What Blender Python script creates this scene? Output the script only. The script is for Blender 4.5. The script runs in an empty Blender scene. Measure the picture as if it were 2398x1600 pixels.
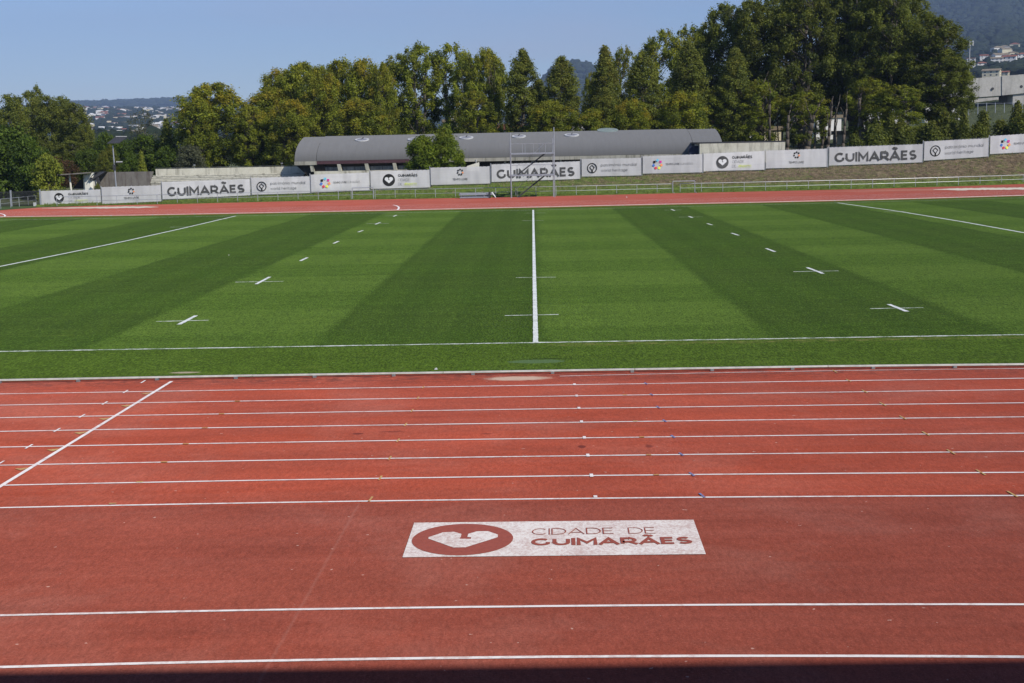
import bpy, math, random
import numpy as np
from mathutils import Vector, Matrix
R = random.Random(7)
NR = np.random.default_rng(11)
S = bpy.context.scene
COL = S.collection
# ------------------------------------------------------------------ camera
F = 3018.1; CX, CY, CH = -0.038, -30.974, 4.6995           # focal length in photo pixels, camera position in metres
YAW, PITCH, ROLL = -0.01942, -0.15006, -0.02033
def cam_axes():
    c, s = math.cos(YAW), math.sin(YAW)
    fwd = Vector((s*math.cos(PITCH), c*math.cos(PITCH), math.sin(PITCH)))
    r0 = Vector((c, -s, 0)); u0 = r0.cross(fwd)
    return fwd, r0*math.cos(ROLL)+u0*math.sin(ROLL), -r0*math.sin(ROLL)+u0*math.cos(ROLL)
FW, RT, UP = cam_axes()
cd = bpy.data.cameras.new('camera'); cam = bpy.data.objects.new('camera', cd); COL.objects.link(cam)
M3 = Matrix((RT, UP, -FW)).transposed()
cam.matrix_world = Matrix.Translation((CX, CY, CH)) @ M3.to_4x4()
cd.sensor_width = 36; cd.lens = F/2398*36; cd.clip_start = 0.1; cd.clip_end = 20000
S.camera = cam
def ray(u, v): return FW + RT*((u-1199)/F) + UP*((800-v)/F)
def G(u, v, z=0.0):
    w = ray(u, v); t = (z-CH)/w.z; return (CX+w.x*t, CY+w.y*t)
def AT(u, v, Y):
    w = ray(u, v); t = (Y-CY)/w.y; return Vector((CX+w.x*t, Y, CH+w.z*t))
def proj(p):
    d = Vector(p)-Vector((CX, CY, CH)); return 1199+F*d.dot(RT)/d.dot(FW), 800-F*d.dot(UP)/d.dot(FW)
# ------------------------------------------------------------------ sky, sun, exposure
SD = Vector((0.87, -0.87, 1.0)).normalized()
EL = math.asin(SD.z); AZ = math.atan2(SD.x, SD.y)
W = bpy.data.worlds.new("World"); S.world = W; W.use_nodes = True
nt = W.node_tree; bg = nt.nodes['Background']
sk = nt.nodes.new('ShaderNodeTexSky'); sk.sky_type = 'NISHITA'; sk.sun_disc = False
sk.sun_elevation = EL; sk.sun_rotation = AZ; sk.air_density = 1.0; sk.dust_density = 0.3; sk.ozone_density = 2.6; sk.altitude = 200
tn = nt.nodes.new('ShaderNodeMix'); tn.data_type = 'RGBA'; tn.blend_type = 'MULTIPLY'; tn.inputs[0].default_value = 1.0; tn.inputs[7].default_value = (.88, .945, 1.17, 1)
nt.links.new(sk.outputs[0], tn.inputs[6]); 
wt = nt.nodes.new('ShaderNodeTexCoord'); wm = nt.nodes.new('ShaderNodeMapping'); wm.inputs['Scale'].default_value = (1, 1, 6); wz = nt.nodes.new('ShaderNodeTexNoise'); wz.inputs['Scale'].default_value = 3.2; wz.inputs['Detail'].default_value = 7
ws = nt.nodes.new('ShaderNodeSeparateXYZ'); nt.links.new(wt.outputs['Generated'], ws.inputs[0]); nt.links.new(wt.outputs['Generated'], wm.inputs[0]); nt.links.new(wm.outputs[0], wz.inputs['Vector'])
w1 = nt.nodes.new('ShaderNodeMapRange'); w1.inputs[1].default_value = .50; w1.inputs[2].default_value = .74; w1.inputs[4].default_value = .45; nt.links.new(wz.outputs[0], w1.inputs[0])
w2 = nt.nodes.new('ShaderNodeMapRange'); w2.inputs[1].default_value = .22; w2.inputs[2].default_value = .03; nt.links.new(ws.outputs[2], w2.inputs[0])
w3 = nt.nodes.new('ShaderNodeMath'); w3.operation = 'MULTIPLY'; nt.links.new(w1.outputs[0], w3.inputs[0]); nt.links.new(w2.outputs[0], w3.inputs[1])
wc = nt.nodes.new('ShaderNodeMix'); wc.data_type = 'RGBA'; wc.inputs[7].default_value = (5.6, 5.2, 6.2, 1); nt.links.new(w3.outputs[0], wc.inputs[0]); nt.links.new(tn.outputs[2], wc.inputs[6]); nt.links.new(wc.outputs[2], bg.inputs[0]); bg.inputs[1].default_value = 0.086
sl = bpy.data.lights.new('sun', 'SUN'); so = bpy.data.objects.new('sun', sl); COL.objects.link(so)
sl.energy = 3.7; sl.angle = math.radians(0.53); sl.color = (1.0, 0.94, 0.84)
so.rotation_euler = SD.to_track_quat('Z', 'Y').to_euler(); so.location = (30, -60, 60)
S.view_settings.view_transform = 'Standard'; S.view_settings.look = 'None'
S.view_settings.exposure = 0.35; S.view_settings.gamma = 1.0
S.cycles.use_denoising = True
S.cycles.max_bounces = 6; S.cycles.transparent_max_bounces = 12; S.cycles.volume_bounces = 0
# ------------------------------------------------------------------ helpers
def link(o, parent=None):
    COL.objects.link(o)
    if parent is not None: o.parent = parent
    return o
def mesh(name, V, Fc, mats, parent=None, mi=None, smooth=False, loc=None):
    me = bpy.data.meshes.new(name); me.from_pydata([tuple(v) for v in V], [], Fc)
    if not isinstance(mats, (list, tuple)): mats = [mats]
    for m in mats: me.materials.append(m)
    if mi is not None: me.polygons.foreach_set('material_index', mi)
    if smooth: me.polygons.foreach_set('use_smooth', [True]*len(me.polygons))
    me.update()
    o = bpy.data.objects.new(name, me); link(o, parent)
    if loc is not None: o.location = loc
    return o
def empty(name, label, cat, loc=(0, 0, 0), group=None, rz=0):
    o = bpy.data.objects.new(name, None); COL.objects.link(o); o.location = loc; o.rotation_euler.z = rz
    o.empty_display_size = 0.3
    o['label'] = label; o['category'] = cat
    if group: o['group'] = group
    return o
def tag(o, label, cat, group=None):
    o['label'] = label; o['category'] = cat
    if group: o['group'] = group
    return o
def struct(o, label=None):
    o['kind'] = 'structure'
    if label: o['label'] = label
    return o
class MB:
    def __init__(s): s.V = []; s.F = []; s.I = []
    def add(s, V, Fc, mi=0):
        n = len(s.V); s.V += [tuple(v) for v in V]; s.F += [tuple(i+n for i in f) for f in Fc]; s.I += [mi]*len(Fc)
    def box(s, a, b, mi=0):
        x0, y0, z0 = a; x1, y1, z1 = b
        s.add([(x0,y0,z0),(x1,y0,z0),(x1,y1,z0),(x0,y1,z0),(x0,y0,z1),(x1,y0,z1),(x1,y1,z1),(x0,y1,z1)],
              [(0,3,2,1),(4,5,6,7),(0,1,5,4),(1,2,6,5),(2,3,7,6),(3,0,4,7)], mi)
    def prism(s, bottom, top, mi=0):
        n = len(bottom); s.add(list(bottom)+list(top), [tuple(range(n))[::-1], tuple(range(n, 2*n))]+[(i, (i+1)%n, n+(i+1)%n, n+i) for i in range(n)], mi)
    def tube(s, a, b, r, r2=None, n=6, mi=0):
        a = Vector(a); b = Vector(b); r2 = r if r2 is None else r2
        d = (b-a).normalized(); q = Vector((0,0,1)) if abs(d.z) < .9 else Vector((1,0,0))
        e1 = d.cross(q).normalized(); e2 = d.cross(e1)
        A = [a+(e1*math.cos(2*math.pi*i/n)+e2*math.sin(2*math.pi*i/n))*r for i in range(n)]
        B = [b+(e1*math.cos(2*math.pi*i/n)+e2*math.sin(2*math.pi*i/n))*r2 for i in range(n)]
        s.prism(A, B, mi)
    def path(s, pts, r, n=6, mi=0):
        for a, b in zip(pts, pts[1:]): s.tube(a, b, r, n=n, mi=mi)
    def build(s, name, mats, parent=None, smooth=False, loc=None):
        return mesh(name, s.V, s.F, mats, parent, s.I, smooth, loc)
def lerp(a, b, t): return a+(b-a)*t
def interp(x, xs, ys): return float(np.interp(x, xs, ys))
# ------------------------------------------------------------------ materials
def mat(name, c1, c2=None, scale=5.0, rough=0.85, detail=6, bump=0.0, bscale=None, metal=0.0, spec=0.3, stretch=(1,1,1), ramp=(0.35, 0.65), dr=0.0, obj=True):
    m = bpy.data.materials.new(name); m.use_nodes = True; t = m.node_tree; N = t.nodes; L = t.links
    b = N['Principled BSDF']; b.inputs['Roughness'].default_value = rough; b.inputs['Metallic'].default_value = metal
    b.inputs['Specular IOR Level'].default_value = spec; b.inputs['Diffuse Roughness'].default_value = dr
    b.inputs['Base Color'].default_value = (*c1, 1)
    tc = N.new('ShaderNodeTexCoord'); mp = N.new('ShaderNodeMapping'); mp.inputs['Scale'].default_value = stretch
    L.new(tc.outputs['Object'], mp.inputs[0])
    if c2 is not None:
        nz = N.new('ShaderNodeTexNoise'); nz.inputs['Scale'].default_value = scale; nz.inputs['Detail'].default_value = detail; nz.inputs['Roughness'].default_value = 0.6
        L.new(mp.outputs[0], nz.inputs['Vector'])
        cr = N.new('ShaderNodeValToRGB'); e = cr.color_ramp.elements
        e[0].position = ramp[0]; e[0].color = (*c1, 1); e[1].position = ramp[1]; e[1].color = (*c2, 1)
        L.new(nz.outputs[0], cr.inputs[0]); L.new(cr.outputs[0], b.inputs['Base Color'])
    if bump > 0:
        n2 = N.new('ShaderNodeTexNoise'); n2.inputs['Scale'].default_value = bscale or scale*4; n2.inputs['Detail'].default_value = 4
        L.new(mp.outputs[0], n2.inputs['Vector'])
        bp = N.new('ShaderNodeBump'); bp.inputs['Strength'].default_value = bump; bp.inputs['Distance'].default_value = 0.05
        L.new(n2.outputs[0], bp.inputs['Height']); L.new(bp.outputs[0], b.inputs['Normal'])
    return m
class NG:
    """small expression helper for shader graphs"""
    def __init__(s, m): s.t = m.node_tree; s.N = s.t.nodes; s.L = s.t.links
    def val(s, inp, x):
        if isinstance(x, (int, float)): inp.default_value = x
        elif isinstance(x, tuple): inp.default_value = (*x, 1) if len(x) == 3 and inp.type == 'RGBA' else x
        else: s.L.new(x, inp)
    def m(s, op, a, b=0.0, c=None):
        n = s.N.new('ShaderNodeMath'); n.operation = op; s.val(n.inputs[0], a); s.val(n.inputs[1], b)
        if c is not None: s.val(n.inputs[2], c)
        return n.outputs[0]
    def mix(s, f, a, b, mode='MIX'):
        n = s.N.new('ShaderNodeMix'); n.data_type = 'RGBA'; n.blend_type = mode
        s.val(n.inputs[0], f); s.val(n.inputs[6], a); s.val(n.inputs[7], b); return n.outputs[2]
    def noise(s, vec, scale, detail=4, rough=0.55, dist=0.0):
        n = s.N.new('ShaderNodeTexNoise'); n.inputs['Scale'].default_value = scale; n.inputs['Detail'].default_value = detail
        n.inputs['Roughness'].default_value = rough; n.inputs['Distortion'].default_value = dist
        s.L.new(vec, n.inputs['Vector']); return n.outputs[0]
    def map(s, x, a, b, c=0.0, d=1.0, smooth=False):
        n = s.N.new('ShaderNodeMapRange'); n.clamp = True
        if smooth: n.interpolation_type = 'SMOOTHSTEP'
        s.val(n.inputs[0], x); n.inputs[1].default_value = a; n.inputs[2].default_value = b; n.inputs[3].default_value = c; n.inputs[4].default_value = d
        return n.outputs[0]
    def vmap(s, vec, scale):
        n = s.N.new('ShaderNodeMapping'); n.inputs['Scale'].default_value = scale; s.L.new(vec, n.inputs[0]); return n.outputs[0]
    def bump(s, h, strength, dist, bsdf):
        b = s.N.new('ShaderNodeBump'); b.inputs['Strength'].default_value = strength; b.inputs['Distance'].default_value = dist
        s.L.new(h, b.inputs['Height']); s.L.new(b.outputs[0], bsdf.inputs['Normal'])
def newmat(name, rough=0.9, spec=0.25, dr=0.0):
    m = bpy.data.materials.new(name); m.use_nodes = True; b = m.node_tree.nodes['Principled BSDF']
    b.inputs['Roughness'].default_value = rough; b.inputs['Specular IOR Level'].default_value = spec; b.inputs['Diffuse Roughness'].default_value = dr
    g = NG(m); tc = g.N.new('ShaderNodeTexCoord'); sp = g.N.new('ShaderNodeSeparateXYZ'); g.L.new(tc.outputs['Object'], sp.inputs[0])
    return m, b, g, tc.outputs['Object'], sp.outputs[0], sp.outputs[1], sp.outputs[2]
def ell(g, x, y, cx, cy, rx, ry, soft=0.25, nz=None, amp=0.5):
    a = g.m('DIVIDE', g.m('SUBTRACT', x, cx), rx); b = g.m('DIVIDE', g.m('SUBTRACT', y, cy), ry)
    d = g.m('SQRT', g.m('ADD', g.m('MULTIPLY', a, a), g.m('MULTIPLY', b, b)))
    if nz is not None: d = g.m('ADD', d, g.m('MULTIPLY', g.m('SUBTRACT', nz, 0.5), amp*2))
    return g.map(d, 1-soft, 1+soft, 1, 0, True)
# turf of the pitch
def turf_mat():
    m, b, g, P, x, y, z = newmat('pitch_turf', 0.95, 0.08, 0.7)
    xi = g.m('DIVIDE', g.m('ADD', x, g.m('MULTIPLY', g.noise(g.vmap(P, (.25,.25,1)), 1.0), 0.25)), 5.60)
    tri = g.m('PINGPONG', g.m('ADD', xi, 20.5-0.04), 1.0)                      # 0..1..0, period 2
    st = g.map(g.m('ADD', tri, g.m('MULTIPLY', g.m('SUBTRACT', g.noise(P, 1.3, 4, .7), .5), .05)), 0.465, 0.535, 0, 1, True)                                # 1 light, 0 dark: sheen of bent grass painted in as colour
    yi = g.m('PINGPONG', g.m('DIVIDE', g.m('ADD', y, 0.2), 5.0), 1.0)
    sy = g.map(yi, 0.42, 0.58, 0, 1, True)
    inside = g.m('MULTIPLY', g.map(y, -0.4, -0.2, 0, 1), g.map(y, 65.4, 66.2, 1, 0))
    base = g.mix(st, (0.038, 0.071, 0.0080), (0.086, 0.145, 0.0200))
    base = g.mix(g.m('MULTIPLY', g.m('SUBTRACT', 1.0, sy), 0.42), base, (0.040, 0.084, 0.0065))  # cross bands of the mowing sheen, painted the same way
    base = g.mix(inside, (0.060, 0.104, 0.0090), base)
    big = g.map(g.noise(g.vmap(P, (.5,.16,1)), 0.6, 5), .3, .72)
    base = g.mix(g.m('MULTIPLY', big, 0.30), base, (0.062, 0.105, 0.016))
    streak = g.noise(g.vmap(P, (.5, 5, 1)), 2.0, 6, .7)
    base = g.mix(g.map(streak, .45, .75, 0, .45), base, (0.042, 0.076, 0.007))
    fine = g.noise(g.vmap(P, (1, .55, 1)), 22.0, 3, .75)
    base = g.mix(g.map(fine, .35, .50, .55, 0), base, (0.022, 0.046, 0.004))
    base = g.mix(g.map(fine, .54, .72, 0, .55), base, (0.150, 0.215, 0.034))
    sub = g.map(g.m('PINGPONG', g.m('DIVIDE', x, .94), 1.0), .35, .65, 0, .07, True)
    base = g.mix(sub, base, (0.105, 0.165, 0.022))
    fa = g.noise(g.vmap(P, (1, .26, 1)), 24.0, 4, .8); fb = g.noise(g.vmap(P, (1, .5, 1)), 3.5, 5, .7)
    base = g.mix(1.0, base, g.map(fa, .33, .67, .42, 1.62), 'MULTIPLY'); base = g.mix(1.0, base, g.map(fb, .33, .67, .90, 1.10), 'MULTIPLY')
    base = g.mix(1.0, base, g.map(g.noise(g.vmap(P, (.12, 1.1, 1)), 1.0, 5, .7), .33, .67, .90, 1.12), 'MULTIPLY')
    dry = g.m('MULTIPLY', g.map(g.noise(g.vmap(P, (.6, 1.6, 1)), 1.1, 5, .7), .60, .76), g.map(y, -3, 9, .6, .28))
    base = g.mix(dry, base, (0.14, 0.18, 0.03))
    nz = g.noise(P, 7.0, 5, .75)
    # yellowed scuffs outside the touch line, right of the halfway line
    sc = g.m('MULTIPLY', g.m('MULTIPLY', g.map(g.m('ABSOLUTE', g.m('ADD', y, 0.62)), .1, .34, 1, 0), g.map(x, -.2, .6, 0, 1)), g.map(g.noise(g.vmap(P, (1.4, 6, 1)), 2.0, 4), .50, .62))
    base = g.mix(g.m('MULTIPLY', sc, .7), base, (0.23, 0.20, 0.07))
    p1 = ell(g, x, y, -0.04, -2.98, 0.62, 0.24, .10, nz, .65)
    base = g.mix(p1, base, (0.085, 0.14, 0.055))
    p2 = ell(g, x, y, 0.12, -2.64, 0.66, 0.035, .5, nz, .8)
    base = g.mix(g.m('MULTIPLY', p2, .95), base, (0.008, 0.014, 0.004))
    p3 = ell(g, x, y, -7.66, -3.64, 0.30, 0.10, .3, nz, .5)
    base = g.mix(p3, base, (0.33, 0.28, 0.20))
    g.L.new(base, b.inputs['Base Color'])
    g.bump(fine, .9, .03, b)
    return m
def tartan_mat():
    m, b, g, P, x, y, z = newmat('red_tartan', 0.9, 0.10, 1.0)
    lanes = g.map(y, -14.24, -14.18, 0, 1)
    base = g.mix(lanes, (0.250, 0.057, 0.035), (0.350, 0.066, 0.034))
    far = g.map(y, 40, 60, 0, 1)
    base = g.mix(far, base, (0.355, 0.078, 0.048))
    big = g.noise(g.vmap(P, (.25, .8, 1)), 0.9, 6, .62)
    base = g.mix(g.map(big, .38, .66, 0, .35), base, (0.23, 0.062, 0.045))
    band = g.noise(g.vmap(P, (.04, 1.6, 1)), 0.9, 5, .7)
    base = g.mix(g.map(band, .42, .72, 0, .14), base, (0.46, 0.17, 0.13))
    dust = g.map(g.noise(P, .35, 6, .65, .5), .50, .75, 0, .22)
    base = g.mix(dust, base, (0.42, 0.22, 0.18))
    fine = g.noise(P, 38.0, 3, .8)
    base = g.mix(g.map(fine, .30, .48, .45, 0), base, (0.12, 0.028, 0.022))
    base = g.mix(g.map(fine, .55, .75, 0, .40), base, (0.52, 0.20, 0.15))
    fa = g.noise(g.vmap(P, (1, .38, 1)), 17.0, 3, .85); fb = g.noise(g.vmap(P, (1, .45, 1)), 4.0, 5, .75)
    base = g.mix(1.0, base, g.map(fa, .33, .67, .82, 1.19), 'MULTIPLY'); base = g.mix(1.0, base, g.map(fb, .33, .67, .95, 1.06), 'MULTIPLY')
    base = g.mix(1.0, base, g.map(g.noise(g.vmap(P, (.5, 1, 1)), .55, 6, .65, .8), .35, .65, .88, 1.10), 'MULTIPLY')
    base = g.mix(1.0, base, g.map(g.noise(g.vmap(P, (.06, 1, 1)), 2.4, 5, .7), .35, .65, .96, 1.03), 'MULTIPLY')
    sp = g.map(g.noise(P, 9.0, 2, .5), .735, .76, 0, .55)
    base = g.mix(sp, base, (0.62, 0.42, 0.36))
    nz = g.noise(g.vmap(P, (1, 2.2, 1)), 3.2, 5, .75)
    # grime along the kerb
    gr = g.m('MULTIPLY', g.m('MULTIPLY', g.map(y, -5.7, -4.8, 0, 1), g.map(y, -4.3, -4.2, 1, 0)), g.map(nz, .42, .62, 0, .8))
    base = g.mix(gr, base, (0.105, 0.035, 0.028))
    # worn beige patch by the kerb, scattered dark scuffs, patched rectangles
    wp = ell(g, x, y, -0.45, -4.97, 0.62, 0.22, .3, nz, .7)
    base = g.mix(g.m('MULTIPLY', wp, .8), base, (0.50, 0.40, 0.31))
    scuff = g.m('MULTIPLY', g.map(g.noise(g.vmap(P, (1.2, 2.6, 1)), 1.7, 4, .6), .70, .76, 0, .5), lanes)
    base = g.mix(scuff, base, (0.13, 0.04, 0.04))
    for (u, v, rx, ry, a) in ((837, 1016, .09, .06, .8), (1362, 1046, .06, .10, .8), (918, 1011, .2, .05, .5), (1475, 1005, .30, .09, -.5), (996, 977, .3, .1, .25), (1425, 977, .25, .09, -.3), (1520, 1045, .06, .1, .6), (1138, 1016, .1, .04, .5)):
        ex, ey = G(u, v); e = ell(g, x, y, ex, ey, rx, ry, .4, nz, .5)
        base = g.mix(g.m('MULTIPLY', e, abs(a)), base, (0.10, 0.022, 0.02) if a > 0 else (0.42, 0.075, 0.040))
    # pale sandy wear beside the two sand pits
    for (cx, cy, rx, ry) in ((39.5, 89.4, 12, 2.0), (-42, 87.2, 7, 1.4)):
        e = ell(g, x, y, cx, cy, rx, ry, .5, nz, .9); base = g.mix(g.m('MULTIPLY', e, .28), base, (0.42, 0.28, 0.20))
    # thin pale scratch trails on the apron
    t1 = g.m('ABSOLUTE', g.m('SUBTRACT', g.m('ADD', x, g.m('MULTIPLY', nz, .06)), g.m('ADD', g.m('MULTIPLY', y, 0.02), -2.15)))
    tr = g.m('MULTIPLY', g.map(t1, .0, .03, .14, 0), g.map(y, -17.6, -14.3, 1, 1)); tr = g.m('MULTIPLY', tr, g.m('SUBTRACT', 1.0, lanes))
    base = g.mix(tr, base, (0.45, 0.24, 0.20))
    g.L.new(base, b.inputs['Base Color']); g.bump(fine, .55, .012, b)
    return m
def paint_mat(name, col, under, thr=(.36, .50), scale=16.0, amt=.75, stretch=(1,1,1), rough=.7):
    m, b, g, P, x, y, z = newmat(name, rough, .3, .3)
    n = g.noise(g.vmap(P, stretch), scale, 5, .75)
    lo = g.noise(P, scale*.09, 4, .6); n = g.m('ADD', n, g.m('MULTIPLY', g.m('SUBTRACT', lo, .5), .55))
    c = g.mix(g.map(n, thr[0], thr[1], amt, 0), col, under)
    g.L.new(c, b.inputs['Base Color']); return m
M_turf = turf_mat(); M_tart = tartan_mat()
M_tline = paint_mat('track_line_paint', (.84, .79, .76), (.50, .30, .26), (.36, .52), 7.0, .55)
M_gline = paint_mat('chalk_line_on_grass', (.74, .76, .70), (.10, .17, .05), (.42, .56), 26, .85)
M_hline = paint_mat('halfway_line_paint', (.74, .76, .72), (.22, .27, .18), (.36, .50), 26, .7)
M_yel = paint_mat('yellow_track_paint', (.55, .36, .13), (.36, .10, .06), (.4, .55), 30, .6)
M_blu = paint_mat('blue_track_paint', (.16, .22, .42), (.30, .08, .07), (.42, .56), 30, .6)
M_logo = paint_mat('worn_white_logo_paint', (.80, .745, .69), (.44, .25, .21), (.36, .60), 22.0, .60, (1, .7, 1))
M_logored = mat('red_tartan_inset', (.30, .075, .052), (.25, .062, .044), 20, .85, dr=.8)
def bank_mat():
    m, b, g, P, x, y, z = newmat('embankment_grass', .95, .15, .5)
    n = g.noise(g.vmap(P, (.6, .6, 2.2)), 1.6, 7, .72); n2 = g.noise(g.vmap(P, (.8, 1, 2)), 3.2, 7, .8); n3 = g.noise(P, .35, 4, .6)
    gn = g.mix(g.map(n2, .35, .65), (.060, .105, .016), (.145, .185, .035))
    br = g.mix(g.map(n2, .38, .64), (.060, .044, .026), (.235, .175, .110))
    # dried band: above the first grassy metre, growing towards the right
    t = g.m('ADD', g.m('MULTIPLY', g.map(x, -22, 22, -.50, .45), 1.0), g.m('MULTIPLY', g.m('SUBTRACT', n3, .5), 1.0))
    t = g.m('ADD', t, g.m('MULTIPLY', g.m('SUBTRACT', n, .5), 1.6))
    hb = g.m('MULTIPLY', g.map(z, .35, .95, 0, 1, True), 1.0)
    f = g.m('MULTIPLY', g.map(t, -.05, .35), hb)
    f = g.m('MULTIPLY', f, g.map(g.noise(g.vmap(P, (.7, 1, 1.6)), 1.1, 6, .7),   .34, .52, .55, 1.0)); c = g.mix(f, gn, br); c = g.mix(1.0, c, g.map(g.noise(g.vmap(P, (1, 1, 2.5)), 1.4, 6, .75), .36, .64, .62, 1.35), 'MULTIPLY'); g.L.new(c, b.inputs['Base Color']); g.bump(g.m('ADD', n, n2), .6, .10, b); return m
M_bank = bank_mat()
M_ground = mat('ground_grass', (.040, .072, .014), (.085, .125, .028), 1.2, .95, 8, .4, 6)
def terrain_mat():
    m, b, g, P, x, y, z = newmat('hillside_cover', .95, .1, .5)
    n = g.noise(P, .015, 8, .7); n2 = g.noise(P, .12, 6, .7); v = g.noise(P, .5, 5, .7)
    wood = g.mix(g.map(n2, .35, .65), (.010, .019, .010), (.032, .046, .020))
    lawn = g.mix(g.map(v, .3, .7), (.085, .105, .045), (.140, .155, .075))
    near = g.map(y, 300, 390, 1, 0)
    base = g.mix(near, wood, lawn)
    fld = g.m('MULTIPLY', g.map(n, .62, .70), g.map(y, 2300, 3400, .7, 0)); base = g.mix(fld, base, (.11, .12, .05))
    g.L.new(base, b.inputs['Base Color']); g.bump(n2, 1.0, 6.0, b); return m
M_terr = terrain_mat()
M_alu = mat('galvanised_steel', (.40, .41, .43), (.52, .53, .55), 12, .45, metal=.55, spec=.5)
M_alud = mat('aged_grey_metal', (.22, .23, .24), (.34, .35, .36), 9, .6, metal=.3)
M_kerb = mat('kerb_aluminium', (.50, .48, .45), (.70, .67, .63), 6, .65, metal=.05, spec=.4)
M_dark = mat('dark_metal', (.035, .037, .040), (.06, .06, .065), 8, .6)
def stain_mat(name, c1, c2, st, amt=.7, sc=1.3, str_=(1.0, 1.0, .12)):
    m, b, g, P, x, y, z = newmat(name, .9, .2, .4)
    a = g.noise(P, 1.5, 6, .6); s_ = g.noise(g.vmap(P, str_), sc, 6, .7); f = g.noise(P, 18, 4, .7)
    c = g.mix(g.map(a, .3, .7), c1, c2); c = g.mix(g.map(s_, .50, .68, 0, amt), c, st); c = g.mix(g.map(f, .3, .5, .25, 0), c, st)
    g.L.new(c, b.inputs['Base Color']); g.bump(f, .25, .02, b); return m
M_conc = stain_mat('weathered_cream_concrete', (.56, .54, .44), (.68, .66, .56), (.17, .16, .12), .75, 1.6)
M_concg = stain_mat('dark_grey_concrete', (.185, .170, .150), (.250, .232, .205), (.070, .046, .040), .75, 2.2)  # much darker base than the cream concrete, with stains
M_gutter = stain_mat('stained_gutter_concrete', (.34, .33, .28), (.46, .44, .38), (.09, .085, .06), .9, 3.0, (1, 1, .05))
M_white = mat('cream_plaster', (.70, .68, .58), (.76, .74, .65), 2, .85)
M_viad = stain_mat('bare_grey_concrete', (.46, .44, .40), (.56, .54, .50), (.24, .23, .21), .6, .35, (1, 1, .2))
def roof_mat():
    m, b, g, P, x, y, z = newmat('grey_membrane_roof', 1.0, .05, .8)
    n = g.noise(g.vmap(P, (3.0, .25, .25)), 1.3, 5, .7); n2 = g.noise(P, .3, 4, .6)
    c = g.mix(g.map(n, .3, .7), (.165, .166, .167), (.188, .188, .188)); c = g.mix(g.map(n2, .4, .7, 0, .35), c, (.175, .172, .165))
    g.L.new(c, b.inputs['Base Color']); return m
M_roof = roof_mat()
M_maroon = mat('maroon_gutter_metal', (.070, .034, .040), (.095, .050, .056), 4, .5)
M_soff = mat('dark_board_soffit', (.030, .026, .024), (.05, .044, .04), 6, .8, stretch=(1, 1, .2))  # near-black; puts the eave's shadow into the soffit colour
M_glass = mat('dusty_window_glass', (.12, .13, .135), (.28, .30, .30), 1.2, .25, spec=.6, stretch=(2, 1, .5))
M_boxshadow = mat('navy_box_shadow', (.012, .018, .040), (.018, .025, .055), 3, .5)  # dark blue of the annex's shadow on the hall roof
M_dome = mat('milky_skylight_plastic', (.20, .20, .22), (.34, .34, .37), 3, .35)
M_ring = mat('white_skylight_rim', (.46, .46, .46), (.56, .56, .55), 4, .6)
M_green = mat('greenish_skylight', (.20, .25, .23), (.30, .35, .33), 3, .4)
M_sand = mat('pale_sand', (.60, .52, .39), (.76, .68, .55), 6, .95, bump=.5, bscale=18)
def banner_mat():
    m, b, g, P, x, y, z = newmat('white_mesh_banner', .85, .15, .2)
    n = g.noise(g.vmap(P, (1, 1, .6)), .9, 5, .6); n2 = g.noise(g.vmap(P, (.1, 1, 7)), 2.0, 3, .6)
    c = g.mix(g.map(n, .3, .7), (.60, .595, .60), (.69, .685, .69)); c = g.mix(g.map(n2, .5, .62, 0, .18), c, (.48, .48, .50))
    c = g.mix(g.m('MULTIPLY', g.map(z, -.25, .35, .35, 0), g.map(n, .35, .6)), c, (.42, .41, .38))
    oi = g.N.new('ShaderNodeObjectInfo'); c = g.mix(1.0, c, g.map(oi.outputs['Random'], 0, 1, .90, 1.06), 'MULTIPLY'); c = g.mix(1.0, c, g.map(g.noise(g.vmap(P, (1, 0, .15)), .7, 2, .5), .45, .52, .93, 1.03), 'MULTIPLY')
    g.L.new(c, b.inputs['Base Color'])
    tr = g.N.new('ShaderNodeBsdfTransparent'); mx = g.N.new('ShaderNodeMixShader'); mx.inputs[0].default_value = .13
    out = [q for q in g.N if q.type == 'OUTPUT_MATERIAL'][0]
    g.L.new(b.outputs[0], mx.inputs[1]); g.L.new(tr.outputs[0], mx.inputs[2]); g.L.new(mx.outputs[0], out.inputs[0]); return m
M_ban = banner_mat()
def ink(name, c, c2=None): return mat('ink_'+name, c, c2 or tuple(min(1, q*1.5) for q in c), .9, .85, 4, spec=.15)
INK = {'dark': ink('charcoal', (.060, .060, .060), (.105, .105, .103)), 'black': ink('black', (.018, .019, .018), (.03, .03, .03)), 'grey': ink('grey', (.17, .17, .17), (.26, .26, .26)),
       'cyan': ink('cyan', (.16, .52, .72)), 'magenta': ink('magenta', (.55, .05, .30)), 'orange': ink('orange', (.70, .25, .10)), 'yellow': ink('yellow', (.66, .70, .08)),
       'red': ink('red', (.58, .06, .08)), 'blue': ink('blue', (.07, .17, .50)), 'lime': ink('lime', (.52, .60, .06)), 'white': ink('white', (.70, .70, .70), (.74, .74, .74))}
M_bark = mat('grey_brown_bark', (.055, .045, .034), (.15, .125, .10), 2.0, .95, 6, .6, 8, stretch=(1, 1, .3))
M_barkp = mat('pale_bark', (.065, .056, .044), (.155, .138, .112), 2.0, .95, 6, .5, 8, stretch=(1, 1, .3))
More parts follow.
